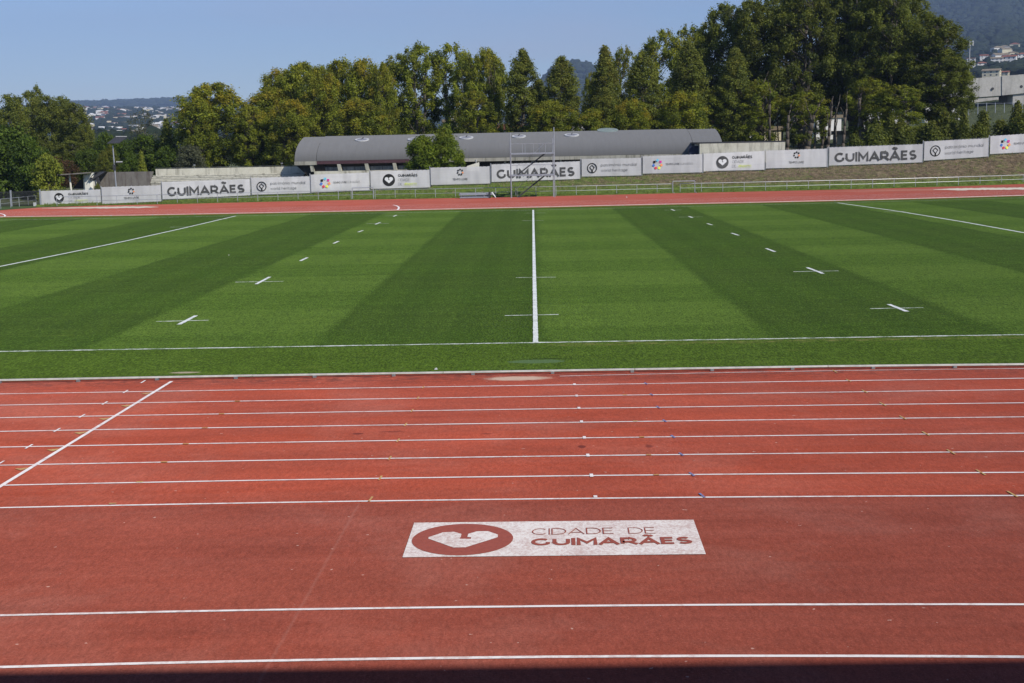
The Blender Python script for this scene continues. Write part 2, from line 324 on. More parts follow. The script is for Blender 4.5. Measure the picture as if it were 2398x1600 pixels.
def leaf_mat(name, dark, light, tip, trans=.46):
    m = bpy.data.materials.new(name); m.use_nodes = True; g = NG(m); b = g.N['Principled BSDF']
    at = g.N.new('ShaderNodeAttribute'); at.attribute_name = 'tint'; sp = g.N.new('ShaderNodeSeparateColor'); g.L.new(at.outputs['Color'], sp.inputs[0])
    oi = g.N.new('ShaderNodeObjectInfo')
    c = g.mix(sp.outputs[0], dark, light); c = g.mix(g.m('MULTIPLY', sp.outputs[1], g.map(oi.outputs['Random'], 0, 1, .35, 1.0)), c, tip)
    c = g.mix(g.map(oi.outputs['Random'], 0, 1, 0, .22), c, (.085, .085, .018))
    g.L.new(c, b.inputs['Base Color']); b.inputs['Roughness'].default_value = .6; b.inputs['Specular IOR Level'].default_value = .25
    tb = g.N.new('ShaderNodeBsdfTranslucent'); g.L.new(c, tb.inputs[0]); mx = g.N.new('ShaderNodeMixShader'); mx.inputs[0].default_value = trans
    out = [q for q in g.N if q.type == 'OUTPUT_MATERIAL'][0]
    g.L.new(b.outputs[0], mx.inputs[1]); g.L.new(tb.outputs[0], mx.inputs[2]); g.L.new(mx.outputs[0], out.inputs[0]); return m
L_plane = leaf_mat('plane_tree_leaves', (0.078, 0.115, 0.014), (0.37, 0.41, 0.036), (0.546, 0.403, 0.029))
L_pop = leaf_mat('poplar_leaves', (0.081, 0.111, 0.020), (0.285, 0.315, 0.048), (0.377, 0.325, 0.042))
L_tall = leaf_mat('tall_poplar_leaves', (0.058, 0.084, 0.014), (0.215, 0.245, 0.030), (0.28, 0.26, 0.03))
L_dark = leaf_mat('dark_green_leaves', (0.038, 0.073, 0.012), (0.143, 0.217, 0.021), (0.143, 0.182, 0.021))
L_yel = leaf_mat('yellow_green_leaves', (0.135, 0.182, 0.024), (0.360, 0.390, 0.045), (0.442, 0.416, 0.052))
L_grey = leaf_mat('grey_green_leaves', (0.088, 0.101, 0.061), (0.180, 0.195, 0.112), (0.195, 0.195, 0.117))
L_red = leaf_mat('russet_leaves', (0.081, 0.041, 0.024), (0.165, 0.083, 0.045), (0.182, 0.104, 0.039))
L_mid = leaf_mat('fresh_green_leaves', (0.078, 0.135, 0.012), (0.265, 0.345, 0.024), (0.273, 0.286, 0.029))
# ------------------------------------------------------------------ ground, pitch, track
def sheet(name, pts, z, m, parent=None, loc=(0,0,0)):
    return mesh(name, [(x, y, z) for x, y in pts], [tuple(range(len(pts)))], m, parent)
ground = struct(sheet('ground', [(-6000, -3000), (6000, -3000), (7000, 8600), (-7000, 8600)], -0.08, M_ground))
def curve_of(pts, ext=True):
    xs = [p[0] for p in pts]; ys = [p[1] for p in pts]; return xs, ys
outer_px = [(200,482.5),(440,477.5),(680,471.5),(900,467),(1100,463.4),(1340,458.5),(1580,452.8),(1800,448),(2040,442.5),(2240,436.5),(2398,431)]
outer = [G(*p) for p in outer_px]
outer[0] = (outer[0][0], outer[0][1])
far_px = [(0,509.5),(300,506),(560,501.2),(830,496),(1100,490.2),(1340,485),(1580,479.5),(1800,475),(2040,469.5),(2240,464),(2398,459.2)]
fark = [G(*p) for p in far_px]
near_px = [(0,897.5),(300,891.5),(600,886.3),(900,881.5),(1199,876.5),(1500,871.5),(1800,866.5),(2100,862.5),(2398,860)]
neark = [G(*p) for p in near_px]
def extend(pts, x0, x1):
    (ax, ay), (bx, by) = pts[0], pts[1]; (cx, cy), (dx, dy) = pts[-2], pts[-1]
    return [(x0, ay+(by-ay)/(bx-ax)*(x0-ax)*.3)]+pts+[(x1, dy+(dy-cy)/(dx-cx)*(x1-dx)*.3)]
# track: one sheet under everything, the pitch lies above it
lc = [G(0, 491.5), G(60, 487.5), G(120, 484.6)]
track_outline = [(-70, -20.6), (-70, 40), (-62, 66), (-55, 78)]+lc+outer+[(64, 99), (80, 88), (88, 60), (90, -20.6)]
track = struct(sheet('running_track', track_outline, 0.0, M_tart)); track['label'] = 'red synthetic running track around the green pitch'
apron = struct(sheet('concrete_apron', [(-90, -24), (90, -24), (90, -20.6), (-90, -20.6)], -0.004, mat('apron_concrete', (.20, .19, .18), (.28, .27, .26), 3)))
ne = extend(neark, -44, 62); fe = extend(fark, -52, 60)
ne = [(x, y+.16) for x, y in ne]; fe2 = [(x, y-.1) for x, y in fe]
pitch = struct(sheet('grass_pitch', ne+fe2[::-1], 0.012, M_turf)); pitch['label'] = 'striped green rugby pitch with white markings'
def ribbon(name, pts, w, z, m, parent, jag=0.0, step=None):
    P = [Vector((p[0], p[1])) for p in pts]
    if jag:
        Q = []
        for a, b in zip(P, P[1:]):
            n = max(1, int((b-a).length/(step or .25))); Q += [a.lerp(b, i/n) for i in range(n)]
        P = Q+[P[-1]]
    V = []; Fc = []
    for i, p in enumerate(P):
        d = (P[min(i+1, len(P)-1)]-P[max(i-1, 0)]).normalized(); n = Vector((-d.y, d.x))
        j1, j2 = (R.uniform(-jag, jag), R.uniform(-jag, jag)) if jag else (0, 0)
        V += [(*(p+n*(w/2+j1)), z), (*(p-n*(w/2+j2)), z)]
    for i in range(len(P)-1): Fc.append((2*i, 2*i+1, 2*i+3, 2*i+2))
    return mesh(name, V, Fc, m, parent)
def z4(px, py): return px*.3404, 860+py*.3404
def z5(px, py): return 800+px*.3404, 840+py*.3404
def z6(px, py): return 1600+px*.33957, 840+py*.33957
l4 = [(186,147),(263,225),(350,310),(444,405),(552,513),(677,635),(815,771),(969,927)]
l5 = [(207,170),(283,247),(369,335),(463,431),(572,538),(694,660),(831,799),(985,957)]
l6 = [(170,137),(246,216),(334,307),(430,404),(538,517),(662,643),(800,787),(957,947)]
def fitline(pix):
    g_ = [G(*p) for p in pix]; xs = np.array([p[0] for p in g_]); ys = np.array([p[1] for p in g_])
    c = np.polyfit(xs, ys, 2); X = np.linspace(xs.min(), xs.max(), 14)
    pts = [(float(a), float(np.polyval(c, a))) for a in X]
    return [(-40, pts[0][1])]+pts+[(55, pts[-1][1])], c
LANES = []
for k in range(8):
    pts, c = fitline([z4(0, l4[k][0]), z4(2350, l4[k][1]), z5(1175, (l5[k][0]+l5[k][1])/2), z6(0, l6[k][0]), z6(1175, (l6[k][0]+l6[k][1])/2), z6(2350, l6[k][1])])
    LANES.append(c); ribbon('lane_line', pts, .052, .006, M_tline, track, .002, .4)
for pix in ([(0,1441.8),(612,1430.6),(1199,1421.9),(1837,1415.3),(2398,1417.4)], [(0,1563),(600,1550.5),(1199,1540.3),(1837,1536),(2398,1540.5)]):
    pts, c = fitline(pix); ribbon('lane_line', pts, .052 if pix[0][1] < 1500 else .056, .006, M_tline, track, .002, .4)
fitk, ck = fitline([z5(1500, 122), z5(2350, 101), z6(0, 101), z6(1175, 84), z6(2350, 68)])
ribbon('lane_line', [(x, y-.02) for x, y in fitk if x > -3], .03, .006, M_tline, track, .004, .3)
ribbon('finish_line', [G(402, 894), G(0, 1141), (-7.86, -14.3)], .07, .010, M_tline, track, .002, .3)
for k in range(1, 9):                                                   # lanes of the far straight, too thin to read
    ribbon('lane_line', [(x, y+.3+1.22*k) for x, y in fe], .05, .006, M_tline, track)
def mark(name, u, v, w, h, m, z=.011, ang=0.0):
    x, y = G(u, v); c, s = math.cos(ang), math.sin(ang)
    mesh(name, [(x+a*c-b*s, y+a*s+b*c, z) for a, b in ((-w/2, -h/2), (w/2, -h/2), (w/2, h/2), (-w/2, h/2))], [(0, 1, 2, 3)], m, track)
for p in ((864,171),(722,250),(565,339),(393,436),(200,549),(985,103),(2,664)): mark('lane_tick', *z4(*p), .035, .30, M_tline)
for p in ((1602,180),(1617,258),(1633,343),(1651,437),(1670,546),(1694,668),(1719,807),(1746,953)): mark('lane_tick', *z5(*p), .05, .17 if p[1] < 900 else .10, M_tline)
for p in ((562,200),(525,274),(485,361),(440,457),(388,566),(331,688),(266,825),(200,970)): mark('lane_tick', *z5(*p), .03, .24, M_yel, ang=-.08)
for p in ((2094,174),(2133,250),(2178,337),(2223,431),(2280,539),(2337,661)): mark('lane_tick', *z5(*p), .035, .20, M_blu, ang=.2)
for p in ((60,801),(130,947)): mark('lane_tick', *z6(*p), .035, .22, M_blu, ang=.2)
for p in ((1045,90),(1140,153),(1252,229),(1377,317),(1515,410),(1673,520),(1847,647),(2052,788),(2270,938)): mark('lane_tick', *z6(*p), .03, .30, M_yel, ang=.1)
for p in ((1633,237),(1525,324),(1410,420),(1278,531),(1130,656),(960,793),(775,942)): mark('lane_tick', *z4(*p), .10, .05, M_yel)
for p in ((1950,252),(2020,433),(2065,543),(2112,665),(2165,803)): mark('lane_tick', *z5(*p), .08, .05, M_yel)
for p in ((1020,183),(885,268),(735,358),(570,455),(385,572),(170,703)):
    x, y = G(*z4(*p)); mesh('lane_arrow', [(x-.16, y+.02, .009), (x-.02, y-.10, .009), (x+.07, y+.10, .009)], [(0, 1, 2)], M_yel, track)
def arc_line(pix, w, parent, name, m, z=.011):
    ribbon(name, [G(*p) for p in pix], w, z, m, parent)
arc_line([(921,480.4),(928,482),(933,484.6),(934.5,488),(930,492.6)], .15, track, 'curved_start_line', M_tline)
arc_line([(-14,498.8),(0,500.4),(8.7,502.6),(12.4,505.2),(9.8,508),(0,509.3)], .15, track, 'curved_start_line', M_tline)
# pitch markings
def gl(name, pix, w, m=M_gline, jag=.018, z=.018, step=.12):
    return ribbon(name, [G(*p) for p in pix], w, z, m, pitch, jag, step)
gl('halfway_line', [(1254.5,803.5),(1253.4,739),(1251.4,650.8),(1249.8,560),(1249,517.4),(1248.7,492.5)], .125, M_hline, .006, .024)
tp, c = fitline([(0,824.9),(800,811.6),(1249,804.4),(1600,798),(2398,785.4)]); ribbon('touch_line', tp, .115, .018, M_gline, pitch, .022, .12)
ribbon('touch_line', [G(*p) for p in [(0,516),(300,511.2),(560,506.2),(900,499.4),(1249,492.8),(1600,484.5),(1961,475.7),(2398,464)]], .10, .018, M_gline, pitch, .01, .5)
gl('quarter_line', [(-60,633),(0,625),(140,597),(300,564),(430,535),(551.4,506.6)], .16, M_hline, .01, step=.4)
gl('quarter_line', [(1961,475.7),(2100,495),(2250,519.5),(2398,546),(2470,559)], .16, M_hline, .01, step=.4)
def cross(u, v, u0, u1, v0, v1, s0=None, s1=None):
    if u0 is not None: gl('cross_mark', [(u0, v0), (u1, v1)], .105, z=.018)
    if s0: gl('cross_mark', [s0, s1], .125, M_hline, .008, z=.024)
cross(0,0,366,489,754.5,751.5,(419,762),(459,741)); cross(0,0,551,664,662,660,(600,667),(632,650))
cross(0,0,858,911,524.6,523.8,(879,526.5),(890.5,521.8)); cross(0,0,900,949,506.5,505.8,(921.5,508),(928.5,504.5))
cross(0,0,2038,2162,724.5,722,(2081,714.5),(2124,731.5)); cross(0,0,1858,1964,637.5,635.5,(1890,628),(1928,642.5))
cross(0,0,1590,1646,509.3,508.6,(1613,507.5),(1622,511)); cross(0,0,1556,1596,493,492.3,(1572,491),(1580,494.3))
cross(0,0,1182,1308,740.5,738); cross(0,0,1208,1302,651.3,650.3); cross(0,0,1221,1273,517.8,517.1); cross(0,0,1230,1278,500,499.3)
cross(0,0,398,451,532.8,532); cross(0,0,497,533,514,513.4); cross(0,0,2070,2122,496.8,496); 
for a, b in (((703,612.5),(720,604.5)), ((781,571.5),(793,566)), ((839,544.5),(850,540.7)), ((1794,583),(1815,591)), ((1713,547),(1730,552.5)), ((1656,524.5),(1668,528))):
    gl('dash_mark', [a, b], .125, M_hline, .008, z=.024)
# painted logo on the apron --------------------------------------------------------------- stroke lettering
def arc(cx, cy, rx, ry, a0, a1, n=12):
    return [(cx+rx*math.cos(math.radians(a0+(a1-a0)*i/n)), cy+ry*math.sin(math.radians(a0+(a1-a0)*i/n))) for i in range(n+1)]
X = .68
GL = {
 'G': (.92, [arc(.47, .5, .47, .5, 48, 318, 20)+[(.85, .19), (.85, .46)]]), 'U': (.78, [[(0, 1), (0, .38)]+arc(.39, .38, .39, .38, 180, 360, 12)+[(.78, 1)]]),
 'I': (.0, [[(0, 0), (0, 1)]]), 'M': (.95, [[(0, 0), (0, 1), (.475, .28), (.95, 1), (.95, 0)]]), 'A': (.95, [[(0, 0), (.475, 1), (.95, 0)], [(.19, .27), (.76, .27)]]),
 'R': (.74, [[(0, 0), (0, 1), (.38, 1)]+arc(.38, .67, .33, .33, 90, -90, 10)+[(0, .34)], [(.40, .34), (.74, 0)]]),
 'E': (.60, [[(.60, 1), (0, 1), (0, 0), (.62, 0)], [(0, .51), (.54, .51)]]),
 'S': (.64, [arc(.33, .745, .29, .255, 38, 270, 14)[:-1]+arc(.32, .245, .32, .245, 90, -145, 14)]),
 'C': (.86, [arc(.47, .5, .47, .5, 45, 315, 20)]), 'D': (.84, [[(0, 0), (0, 1), (.34, 1)]+arc(.34, .5, .50, .5, 90, -90, 14)+[(0, 0)]]),
 'T': (.74, [[(0, 1), (.74, 1)], [(.37, 0), (.37, 1)]]), 'P': (.70, [[(0, 0), (0, 1), (.38, 1)]+arc(.38, .67, .33, .33, 90, -90, 10)+[(0, .34)]]),
 'O': (.98, [arc(.49, .5, .49, .5, 0, 360, 24)]), 'L': (.56, [[(0, 1), (0, 0), (.56, 0)]]), 'V': (.90, [[(0, 1), (.45, 0), (.90, 1)]]), ' ': (.22, []),
 'a': (.62, [arc(.32, .34, .32, .34, 0, 360, 16), [(.64, 0), (.64, X)]]), 'p': (.62, [arc(.32, .34, .32, .34, 0, 360, 16), [(0, -.28), (0, X)]]),
 'd': (.62, [arc(.32, .34, .32, .34, 0, 360, 16), [(.64, 0), (.64, 1)]]), 'g': (.62, [arc(.32, .34, .32, .34, 0, 360, 16), [(.64, X), (.64, 0)]+arc(.33, -.02, .31, .27, 0, -150, 8)]),
 'o': (.66, [arc(.33, .34, .33, .34, 0, 360, 16)]), 'ó': (.66, [arc(.33, .34, .33, .34, 0, 360, 16), [(.3, .84), (.42, 1.0)]]),
 'e': (.64, [[(.01, .36)]+arc(.33, .34, .32, .34, 3, 318, 16), ]), 't': (.36, [[(.14, .92), (.14, .2)]+arc(.30, .18, .16, .17, 180, 290, 5), [(0, X), (.36, X)]]),
 'r': (.32, [[(0, 0), (0, X)], [(0, .40)]+arc(.32, .38, .32, .28, 170, 92, 6)]), 'i': (.0, [[(0, 0), (0, X)], [(0, .90), (0, .97)]]), 'l': (.0, [[(0, 0), (0, 1)]]),
 'm': (.98, [[(0, 0), (0, X)], [(0, .40)]+arc(.245, .40, .245, .27, 180, 0, 8)+[(.49, 0)], [(.49, .40)]+arc(.735, .40, .245, .27, 180, 0, 8)+[(.98, 0)]]),
 'n': (.56, [[(0, 0), (0, X)], [(0, .40)]+arc(.28, .40, .28, .27, 180, 0, 8)+[(.56, 0)]]), 'h': (.56, [[(0, 0), (0, 1)], [(0, .40)]+arc(.28, .40, .28, .27, 180, 0, 8)+[(.56, 0)]]),
 'u': (.56, [[(0, X), (0, .28)]+arc(.28, .28, .28, .28, 180, 360, 8)+[(.56, X)]]), 'w': (.86, [[(0, X), (.22, 0), (.43, X), (.64, 0), (.86, X)]]),
 's': (.44, [arc(.23, .51, .20, .17, 40, 270, 9)[:-1]+arc(.22, .17, .22, .17, 90, -140, 9)]),
}
def strokes(text, t, sp):
    out = []; x = t/2
    for ch in text:
        base = 'A' if ch == 'Ã' else ch
        w, ss = GL[base]
        for s_ in ss:
            out.append([(x+px, t/2+py*(1-t)) for px, py in s_])
        if ch == 'Ã': out.append([(x+.475+a, 1.24+b) for a, b in ((-.24, -.05), (-.15, .05), (-.05, .05), (.05, -.03), (.15, -.03), (.24, .07))])
        x += w+sp+t
    return out, x-sp-t/2
def thick(stroke, t):
    P = [Vector(p) for p in stroke]; closed = (P[0]-P[-1]).length < 1e-4; n = len(P); L_ = []; R_ = []
    for i in range(n):
        a = P[i]-P[i-1] if i > 0 else ((P[-1]-P[-2]) if closed else P[1]-P[0])
        b = P[i+1]-P[i] if i < n-1 else ((P[1]-P[0]) if closed else P[-1]-P[-2])
        a = a.normalized(); b = b.normalized(); na = Vector((-a.y, a.x)); nb = Vector((-b.y, b.x)); m_ = (na+nb)
        if m_.length < .2: m_ = na
        m_.normalize(); k = min(1/max(m_.dot(na), .3), 1.9)
        q = P[i]
        if not closed and n <= 5:                       # square caps on straight strokes
            if i == 0: q = q-b*t*.5*(abs(b.y) > .15)
            if i == n-1: q = q+a*t*.5*(abs(a.y) > .15)
        L_.append(q+m_*k*t/2); R_.append(q-m_*k*t/2)
    V = []; [V.extend((l, r)) for l, r in zip(L_, R_)]
    return V, [(2*i, 2*i+1, 2*i+3, 2*i+2) for i in range(n-1)]
def letters(name, text, t, sp, place, m, parent, width=None, height=1.0, x0=0, y0=0, lift=.012, slant=0, mat_lift=.0006):
    """place(x, y, lift) -> 3-D point; text is scaled so its width and cap height match"""
    w = strokes(text, t, sp)[1]; k = (width/w) if width else height; xo = 0.0
    for word in text.split(' '):
        if word:
            mb = MB()
            for i, s_ in enumerate(strokes(word, t, sp)[0]):
                V, Fc = thick(s_, t); mb.add([place(x0+(v.x+xo+slant*v.y)*k, y0+v.y*height, lift+(i % 7)*mat_lift) for v in V], Fc)
            mb.build(name, m, parent)
        xo += sum(GL['A' if c == 'Ã' else c][0]+sp+t for c in word)+GL[' '][0]+sp+t
def poly(name, pts, place, m, parent, lift):
    return mesh(name, [place(x, y, lift) for x, y in pts], [tuple(range(len(pts)))], m, parent)
HEART = [(0, -.50), (-.50, -.02), (-.56, .12), (-.52, .34), (-.36, .46), (-.20, .44), (-.07, .30), (-.07, .0), (.10, .0), (.10, .10), (.0, .10), (.01, .30), (.16, .46), (.36, .46), (.52, .34), (.56, .12), (.50, -.02)]
A0, A1, A2, A3 = [Vector(G(*p)) for p in ((942.5,1306.5),(1653,1299),(1624,1218.5),(970,1225.5))]
def lplace(x, y, lift):                                    # x, y in 0..1 of the painted rectangle
    p = A0.lerp(A1, x).lerp(A3.lerp(A2, x), y); return (p.x, p.y, .007+lift)
LW = (A1-A0).length; LH = (A3-A0).length
logo = mesh('painted_logo', [lplace(x, y, 0) for x, y in ((0,0),(1,0),(1,1),(0,1))], [(0,1,2,3)], M_logo, track)
logo['label'] = 'worn white rectangle with heart emblem and city lettering'
def lp2(x, y, lift): return lplace(x/LW, y/LH, lift)
rr = .455*LH
ring = [(LW*.187+rr*.97*math.cos(a), LH*.485+rr*math.sin(a)) for a in np.linspace(0, 2*math.pi, 49)[:-1]]
poly('emblem_disc', ring, lp2, M_logored, logo, .003)
hc = (LW*.187, LH*.485)
EH = []
for x, y in [(-.66,.12),(-.41,.42),(-.2,.46),(-.04,.31),(-.04,.14),(-.06,0),(.16,-.02),(.16,.09),(.085,.11),(.093,.31),(.25,.47),(.47,.47),(.67,.24),(.67,.07),(.09,-.54),(-.14,-.54),(-.66,.03)]: EH.append((hc[0]+x*rr, hc[1]+y*rr))
poly('emblem_heart', EH, lp2, M_logo, logo, .006)
letters('thin_lettering', 'CIDADE  DE', .075, .10, lp2, M_logored, logo, LW*.43, LH*.185, LW*.425, LH*.585, .004, mat_lift=.0003)
letters('bold_lettering', 'GUIMARÃES', .235, .07, lp2, M_logored, logo, LW*.545, LH*.20, LW*.424, LH*.275, .004, mat_lift=.0003)
# raised kerbs
def kerb(name, line, label, step, off):
    k = empty(name, label, 'track kerb', (line[0][0], line[0][1], 0)); k.location = (0, 0, 0)
    mb = MB(); pts = [Vector((x, y, 0)) for x, y in line]
    total = sum((b-a).length for a, b in zip(pts, pts[1:])); 
    seg = []; d = 0
    xs = [p.x for p in pts]; ys = [p.y for p in pts]
    L0 = pts[0].x; n = int((pts[-1].x-L0)/4.0)
    for i in range(n):
        xa = L0+i*4.0; xb = xa+4.0-.012; off2 = R.uniform(-.012, .012)
        ya, yb = np.interp(xa, xs, ys)+off2, np.interp(xb, xs, ys)+off2
        mb2 = MB(); mb2.prism([(xa, ya-.024, .048), (xb, yb-.024, .048), (xb, yb+.024, .048), (xa, ya+.024, .048)], [(xa, ya-.018, .080), (xb, yb-.018, .080), (xb, yb+.02, .080), (xa, ya+.02, .080)])
        mb2.build('kerb_rail', M_kerb, k)
    f = MB(); x = L0+.7
    while x < pts[-1].x:
        y = float(np.interp(x, xs, ys)); f.box((x-.035, y-.05, 0.001), (x+.035, y+.03, .046)); x += step
    f.build('kerb_foot', M_alud, k)
    return k
kerb('near_kerb', extend(neark, -22, 26), 'raised pale metal kerb between near red lanes and the pitch', 1.66, 0).name = 'metal_kerb'
kerb('metal_kerb', extend(fark, -50, 56), 'raised pale metal kerb between the pitch and far red straight', 3.3, 0)
# ------------------------------------------------------------------ terrain behind the fence
BAN = [(96.5,237.4,447.1,443.4,482,479.5,'heart'),(240,378,438,433.7,478,471.6,'flower'),(381,586.2,426,419.2,467.3,457.5,'city'),(590,726.4,416.6,412.8,456.2,452.3,'heritage'),
 (729,865.5,408.9,403.8,450.8,445.7,'colour'),(868.9,1006.8,400.7,397.7,442.6,439.1,'heart'),(1009.2,1147.3,392.5,389.5,433.4,430,'flower'),(1151.5,1358.4,385,377.6,426.3,419.1,'city'),
 (1362.5,1501.4,372.5,369.7,413.6,410.9,'heritage'),(1505.4,1644.8,366,360.9,406.9,403.8,'colour'),(1647.8,1790.2,359.9,353.3,400.7,397.7,'heart'),(1793.9,1935.8,352.7,348,394.6,391,'flower'),
 (1941.5,2159.3,345.2,337.6,388,380.4,'city'),(2163.6,2313.3,331.2,323.6,376.4,366.9,'heritage'),(2317.9,2462,318.5,309.5,361,353.5,'colour')]
def YF(u): return 93.0+(u-96.0)/2304.0*11.5                      # depth of the fence line
fx = []; fz = []; fy = []
for b in BAN:
    for u, v in ((b[0], b[4]), (b[1], b[5])):
        p = AT(u, v+2.5, YF(u)); fx.append(p.x); fz.append(p.z); fy.append(p.y)
fz[0] = .1; fz[1] = .12
def UK(x, y): return 1239.0+F*(x-CX)/(y-CY)
FU = [UK(a, b) for a, b in zip(fx, fy)]
def zbase(u): return interp(u, [-700, 0]+FU+[3200], [.05, .05]+fz+[fz[-1]+1.2])
def yfence(u): return interp(u, FU, fy) if FU[0] <= u <= FU[-1] else YF(u)
PT = {  # height above the horizon in photo pixels, against distance
 100: ([170,250,400,700,1200,1600,2200,3000,3600,4300,6000,7000,8200], [-50,-22,0,14,30,42,72,98,106,98,112,114,40]),
 420: ([170,250,400,700,1200,1600,2200,3000,3600,4300,6000,7000,8200], [-50,-22,0,14,30,42,70,92,98,96,116,118,40]),
 800: ([170,250,400,700,1200,1600,2200,3000,3600,4300,6000,7000,8200], [-44,-20,0,14,30,42,60,76,80,84,104,104,30]),
 1240:([170,250,400,700,1200,1600,2200,3000,3600,4300,6000,7000,8200], [-36,-12,4,14,30,42,50,60,70,70,70,70,20]),
 1800:([170,250,400,700,1200,1600,2200,3000,3600,4300,6000,7000,8200], [-16,8,24,40,70,90,110,130,150,160,160,120,60]),
 2300:([170,250,325,365,450,900,1250,1900,3000,5000,6000,8200], [6,32,52,80,100,136,166,198,262,490,490,200]),
}
UKS = sorted(PT)
def p_of(u, D):
    vals = [interp(D, *PT[k]) for k in UKS]; p = interp(u, UKS, vals)
    w = math.exp(-((D-3500)/420.)**2); p = max(p, w*182*math.exp(-abs((u-1335)/120.)**2.6)) if w > .01 else p
    return p
def TZ(x, y):
    D = y-CY; u = UK(x, y); yf = yfence(u); zb = zbase(u)
    zp = CH+p_of(u, D)*D/F
    t = (y-yf)/(170+CY-yf)
    if t <= 0: return zb
    if t < 1: return lerp(zb, CH+p_of(u, 170)*170/F, t*t*(3-2*t))
    return zp
def rnoise(a, b, s=1.0):
    return math.sin(a*1.7+b*.9+s)+math.sin(a*.71-b*1.9+s*2.1)+.6*math.sin(a*3.1+b*2.3+s*.7)
def terrain():
    us = list(np.arange(-900, 3300, 20)); ss = [0, 1.5, 3, 5, 8, 12, 17, 24, 32, 42, 55, 70, 90, 115, 145, 180, 210, 225, 240, 265, 300, 345, 400, 470, 550, 640, 740, 850, 970, 1090, 1200, 1330, 1470, 1580, 1680, 1760, 1850, 1930, 2020, 2130, 2250, 2400, 2600, 2850, 3000, 3200, 3350, 3500, 3650, 3800, 4100, 4500, 5000, 5500, 6000, 6500, 7000, 7600, 8200]
    V = []; Fc = []; n = len(ss)
    for u in us:
        k = (u-1239)/F; yf = yfence(u)
        for s_ in ss:
            y = yf+s_; D = y-CY; x = CX+k*D; z = TZ(x, y)
            if s_ > 250: z += rnoise(u*.013, D*.004)*D*.0008+rnoise(u*.05, D*.011, 3)*D*.0004
            V.append((x, y, z))
    for i in range(len(us)-1):
        for j in range(n-1): Fc.append((i*n+j, (i+1)*n+j, (i+1)*n+j+1, i*n+j+1))
    o = mesh('terrain', V, Fc, M_terr, smooth=True); struct(o); o['label'] = 'grassy ground behind the fence rising to wooded hills'
terrain()
# embankment between far track edge and fence line
def bank():
    us = list(np.arange(70, 2520, 8)); V = []; Fc = []; n = 13
    ox = [UK(*p) for p in outer]; oy = [p[1] for p in outer]
    for u in us:
        k = (u-1239)/F; yf = yfence(u); zt = zbase(u)
        yo = interp(u, ox, oy)-.05
        for j in range(n):
            t = j/(n-1); y = lerp(yo, yf+.05, t); s_ = t*t*(3-2*t)*.55+t*.45
            z = .01+(zt-.01)*s_+(R.uniform(-.045, .055) if 0 < j < n-1 else 0); V.append((CX+k*(y-CY), y, z if j else .004))
    for i in range(len(us)-1):
        for j in range(n-1): Fc.append((i*n+j, (i+1)*n+j, (i+1)*n+j+1, i*n+j+1))
    o = mesh('embankment', V, Fc, M_bank, smooth=True); struct(o); o['label'] = 'grass bank, dry and brown towards the right'
    return ox, oy
OX, OY = bank()
def outer_y(u): return interp(u, OX, OY)
# grass verge to the left of the bank (corner)
vg = [G(0, 493), G(45, 489.5), G(90, 486.5), G(150, 484.5), G(195, 483)]
sheet('grass_verge', [(-75, 60), (-66, 76)]+vg+[(fx[0]+6, 93), (fx[0], 94), (-58, 94), (-90, 94)], .014, M_ground); struct(bpy.data.objects['grass_verge'])
# tufts on the bank
def tufts():
    V = []; Fc = []; mi = []
    for i in range(15000):
        u = R.uniform(90, 2440); yo = outer_y(u); yf = yfence(u); t = R.random()**1.15 if R.random() < .85 else R.uniform(0, .08)
        y = lerp(yo+.05, yf-.05, t); x = CX+(u-1239)/F*(y-CY); s_ = t*t*(3-2*t)*.55+t*.45; z = zbase(u)*s_
        h = R.uniform(.06, .20); a = R.uniform(0, math.pi); w = R.uniform(.012, .035); dx, dy = math.cos(a)*w, math.sin(a)*w; lx, ly = R.uniform(-.07, .07), R.uniform(-.07, .07)
        n = len(V); V += [(x-dx, y-dy, z-.02), (x+dx, y+dy, z-.02), (x+lx+dx*.5, y+ly, z+h), (x+lx-dx*.7, y+ly+dy*.4, z+h*.8)]; Fc.append((n, n+1, n+2, n+3))
        brown = (t > .3 and R.random() < interp(x, [-30, 5, 30], [.05, .45, .72])); mi.append(1 if brown else 0)
    o = mesh('bank_grass', V, Fc, [mat('tuft_green', (.075, .12, .018), (.15, .19, .035), 3, .9), mat('tuft_straw', (.16, .115, .07), (.36, .28, .18), 3, .9)], None, mi)
    o['kind'] = 'stuff'; o['label'] = 'rough grass and straw on the far bank'
tufts()
# sand pits on the far straight
def sand(name, pix, label):
    P = []
    for (u, v) in pix: P.append(G(u, v))
    o = mesh(name, [(x, y, .012) for x, y in P], [tuple(range(len(P)))], M_sand); struct(o); o['label'] = label
def sand_blob(u0, u1, vmid, hv, slope, label, thin):
    top = []; bot = []; n = 40
    for i in range(n+1):
        t = i/n; u = lerp(u0, u1, t); env = min(1, t*thin+.12)*min(1, (1-t)*7+.1)
        c = vmid+slope*(t-.5); top.append((u, c-hv*env*R.uniform(.6, 1.1))); bot.append((u, c+hv*env*R.uniform(.6, 1.1)))
    sand('sand_pit', top+bot[::-1], label)
sand_blob(98, 372, 486.8, 2.2, -3.0, 'long pale sand pit beside the left end of far track', 1.6)
sand_blob(2186, 2440, 443.0, 2.7, -2.6, 'pale sand pit with weeds at the right end of far track', 4)
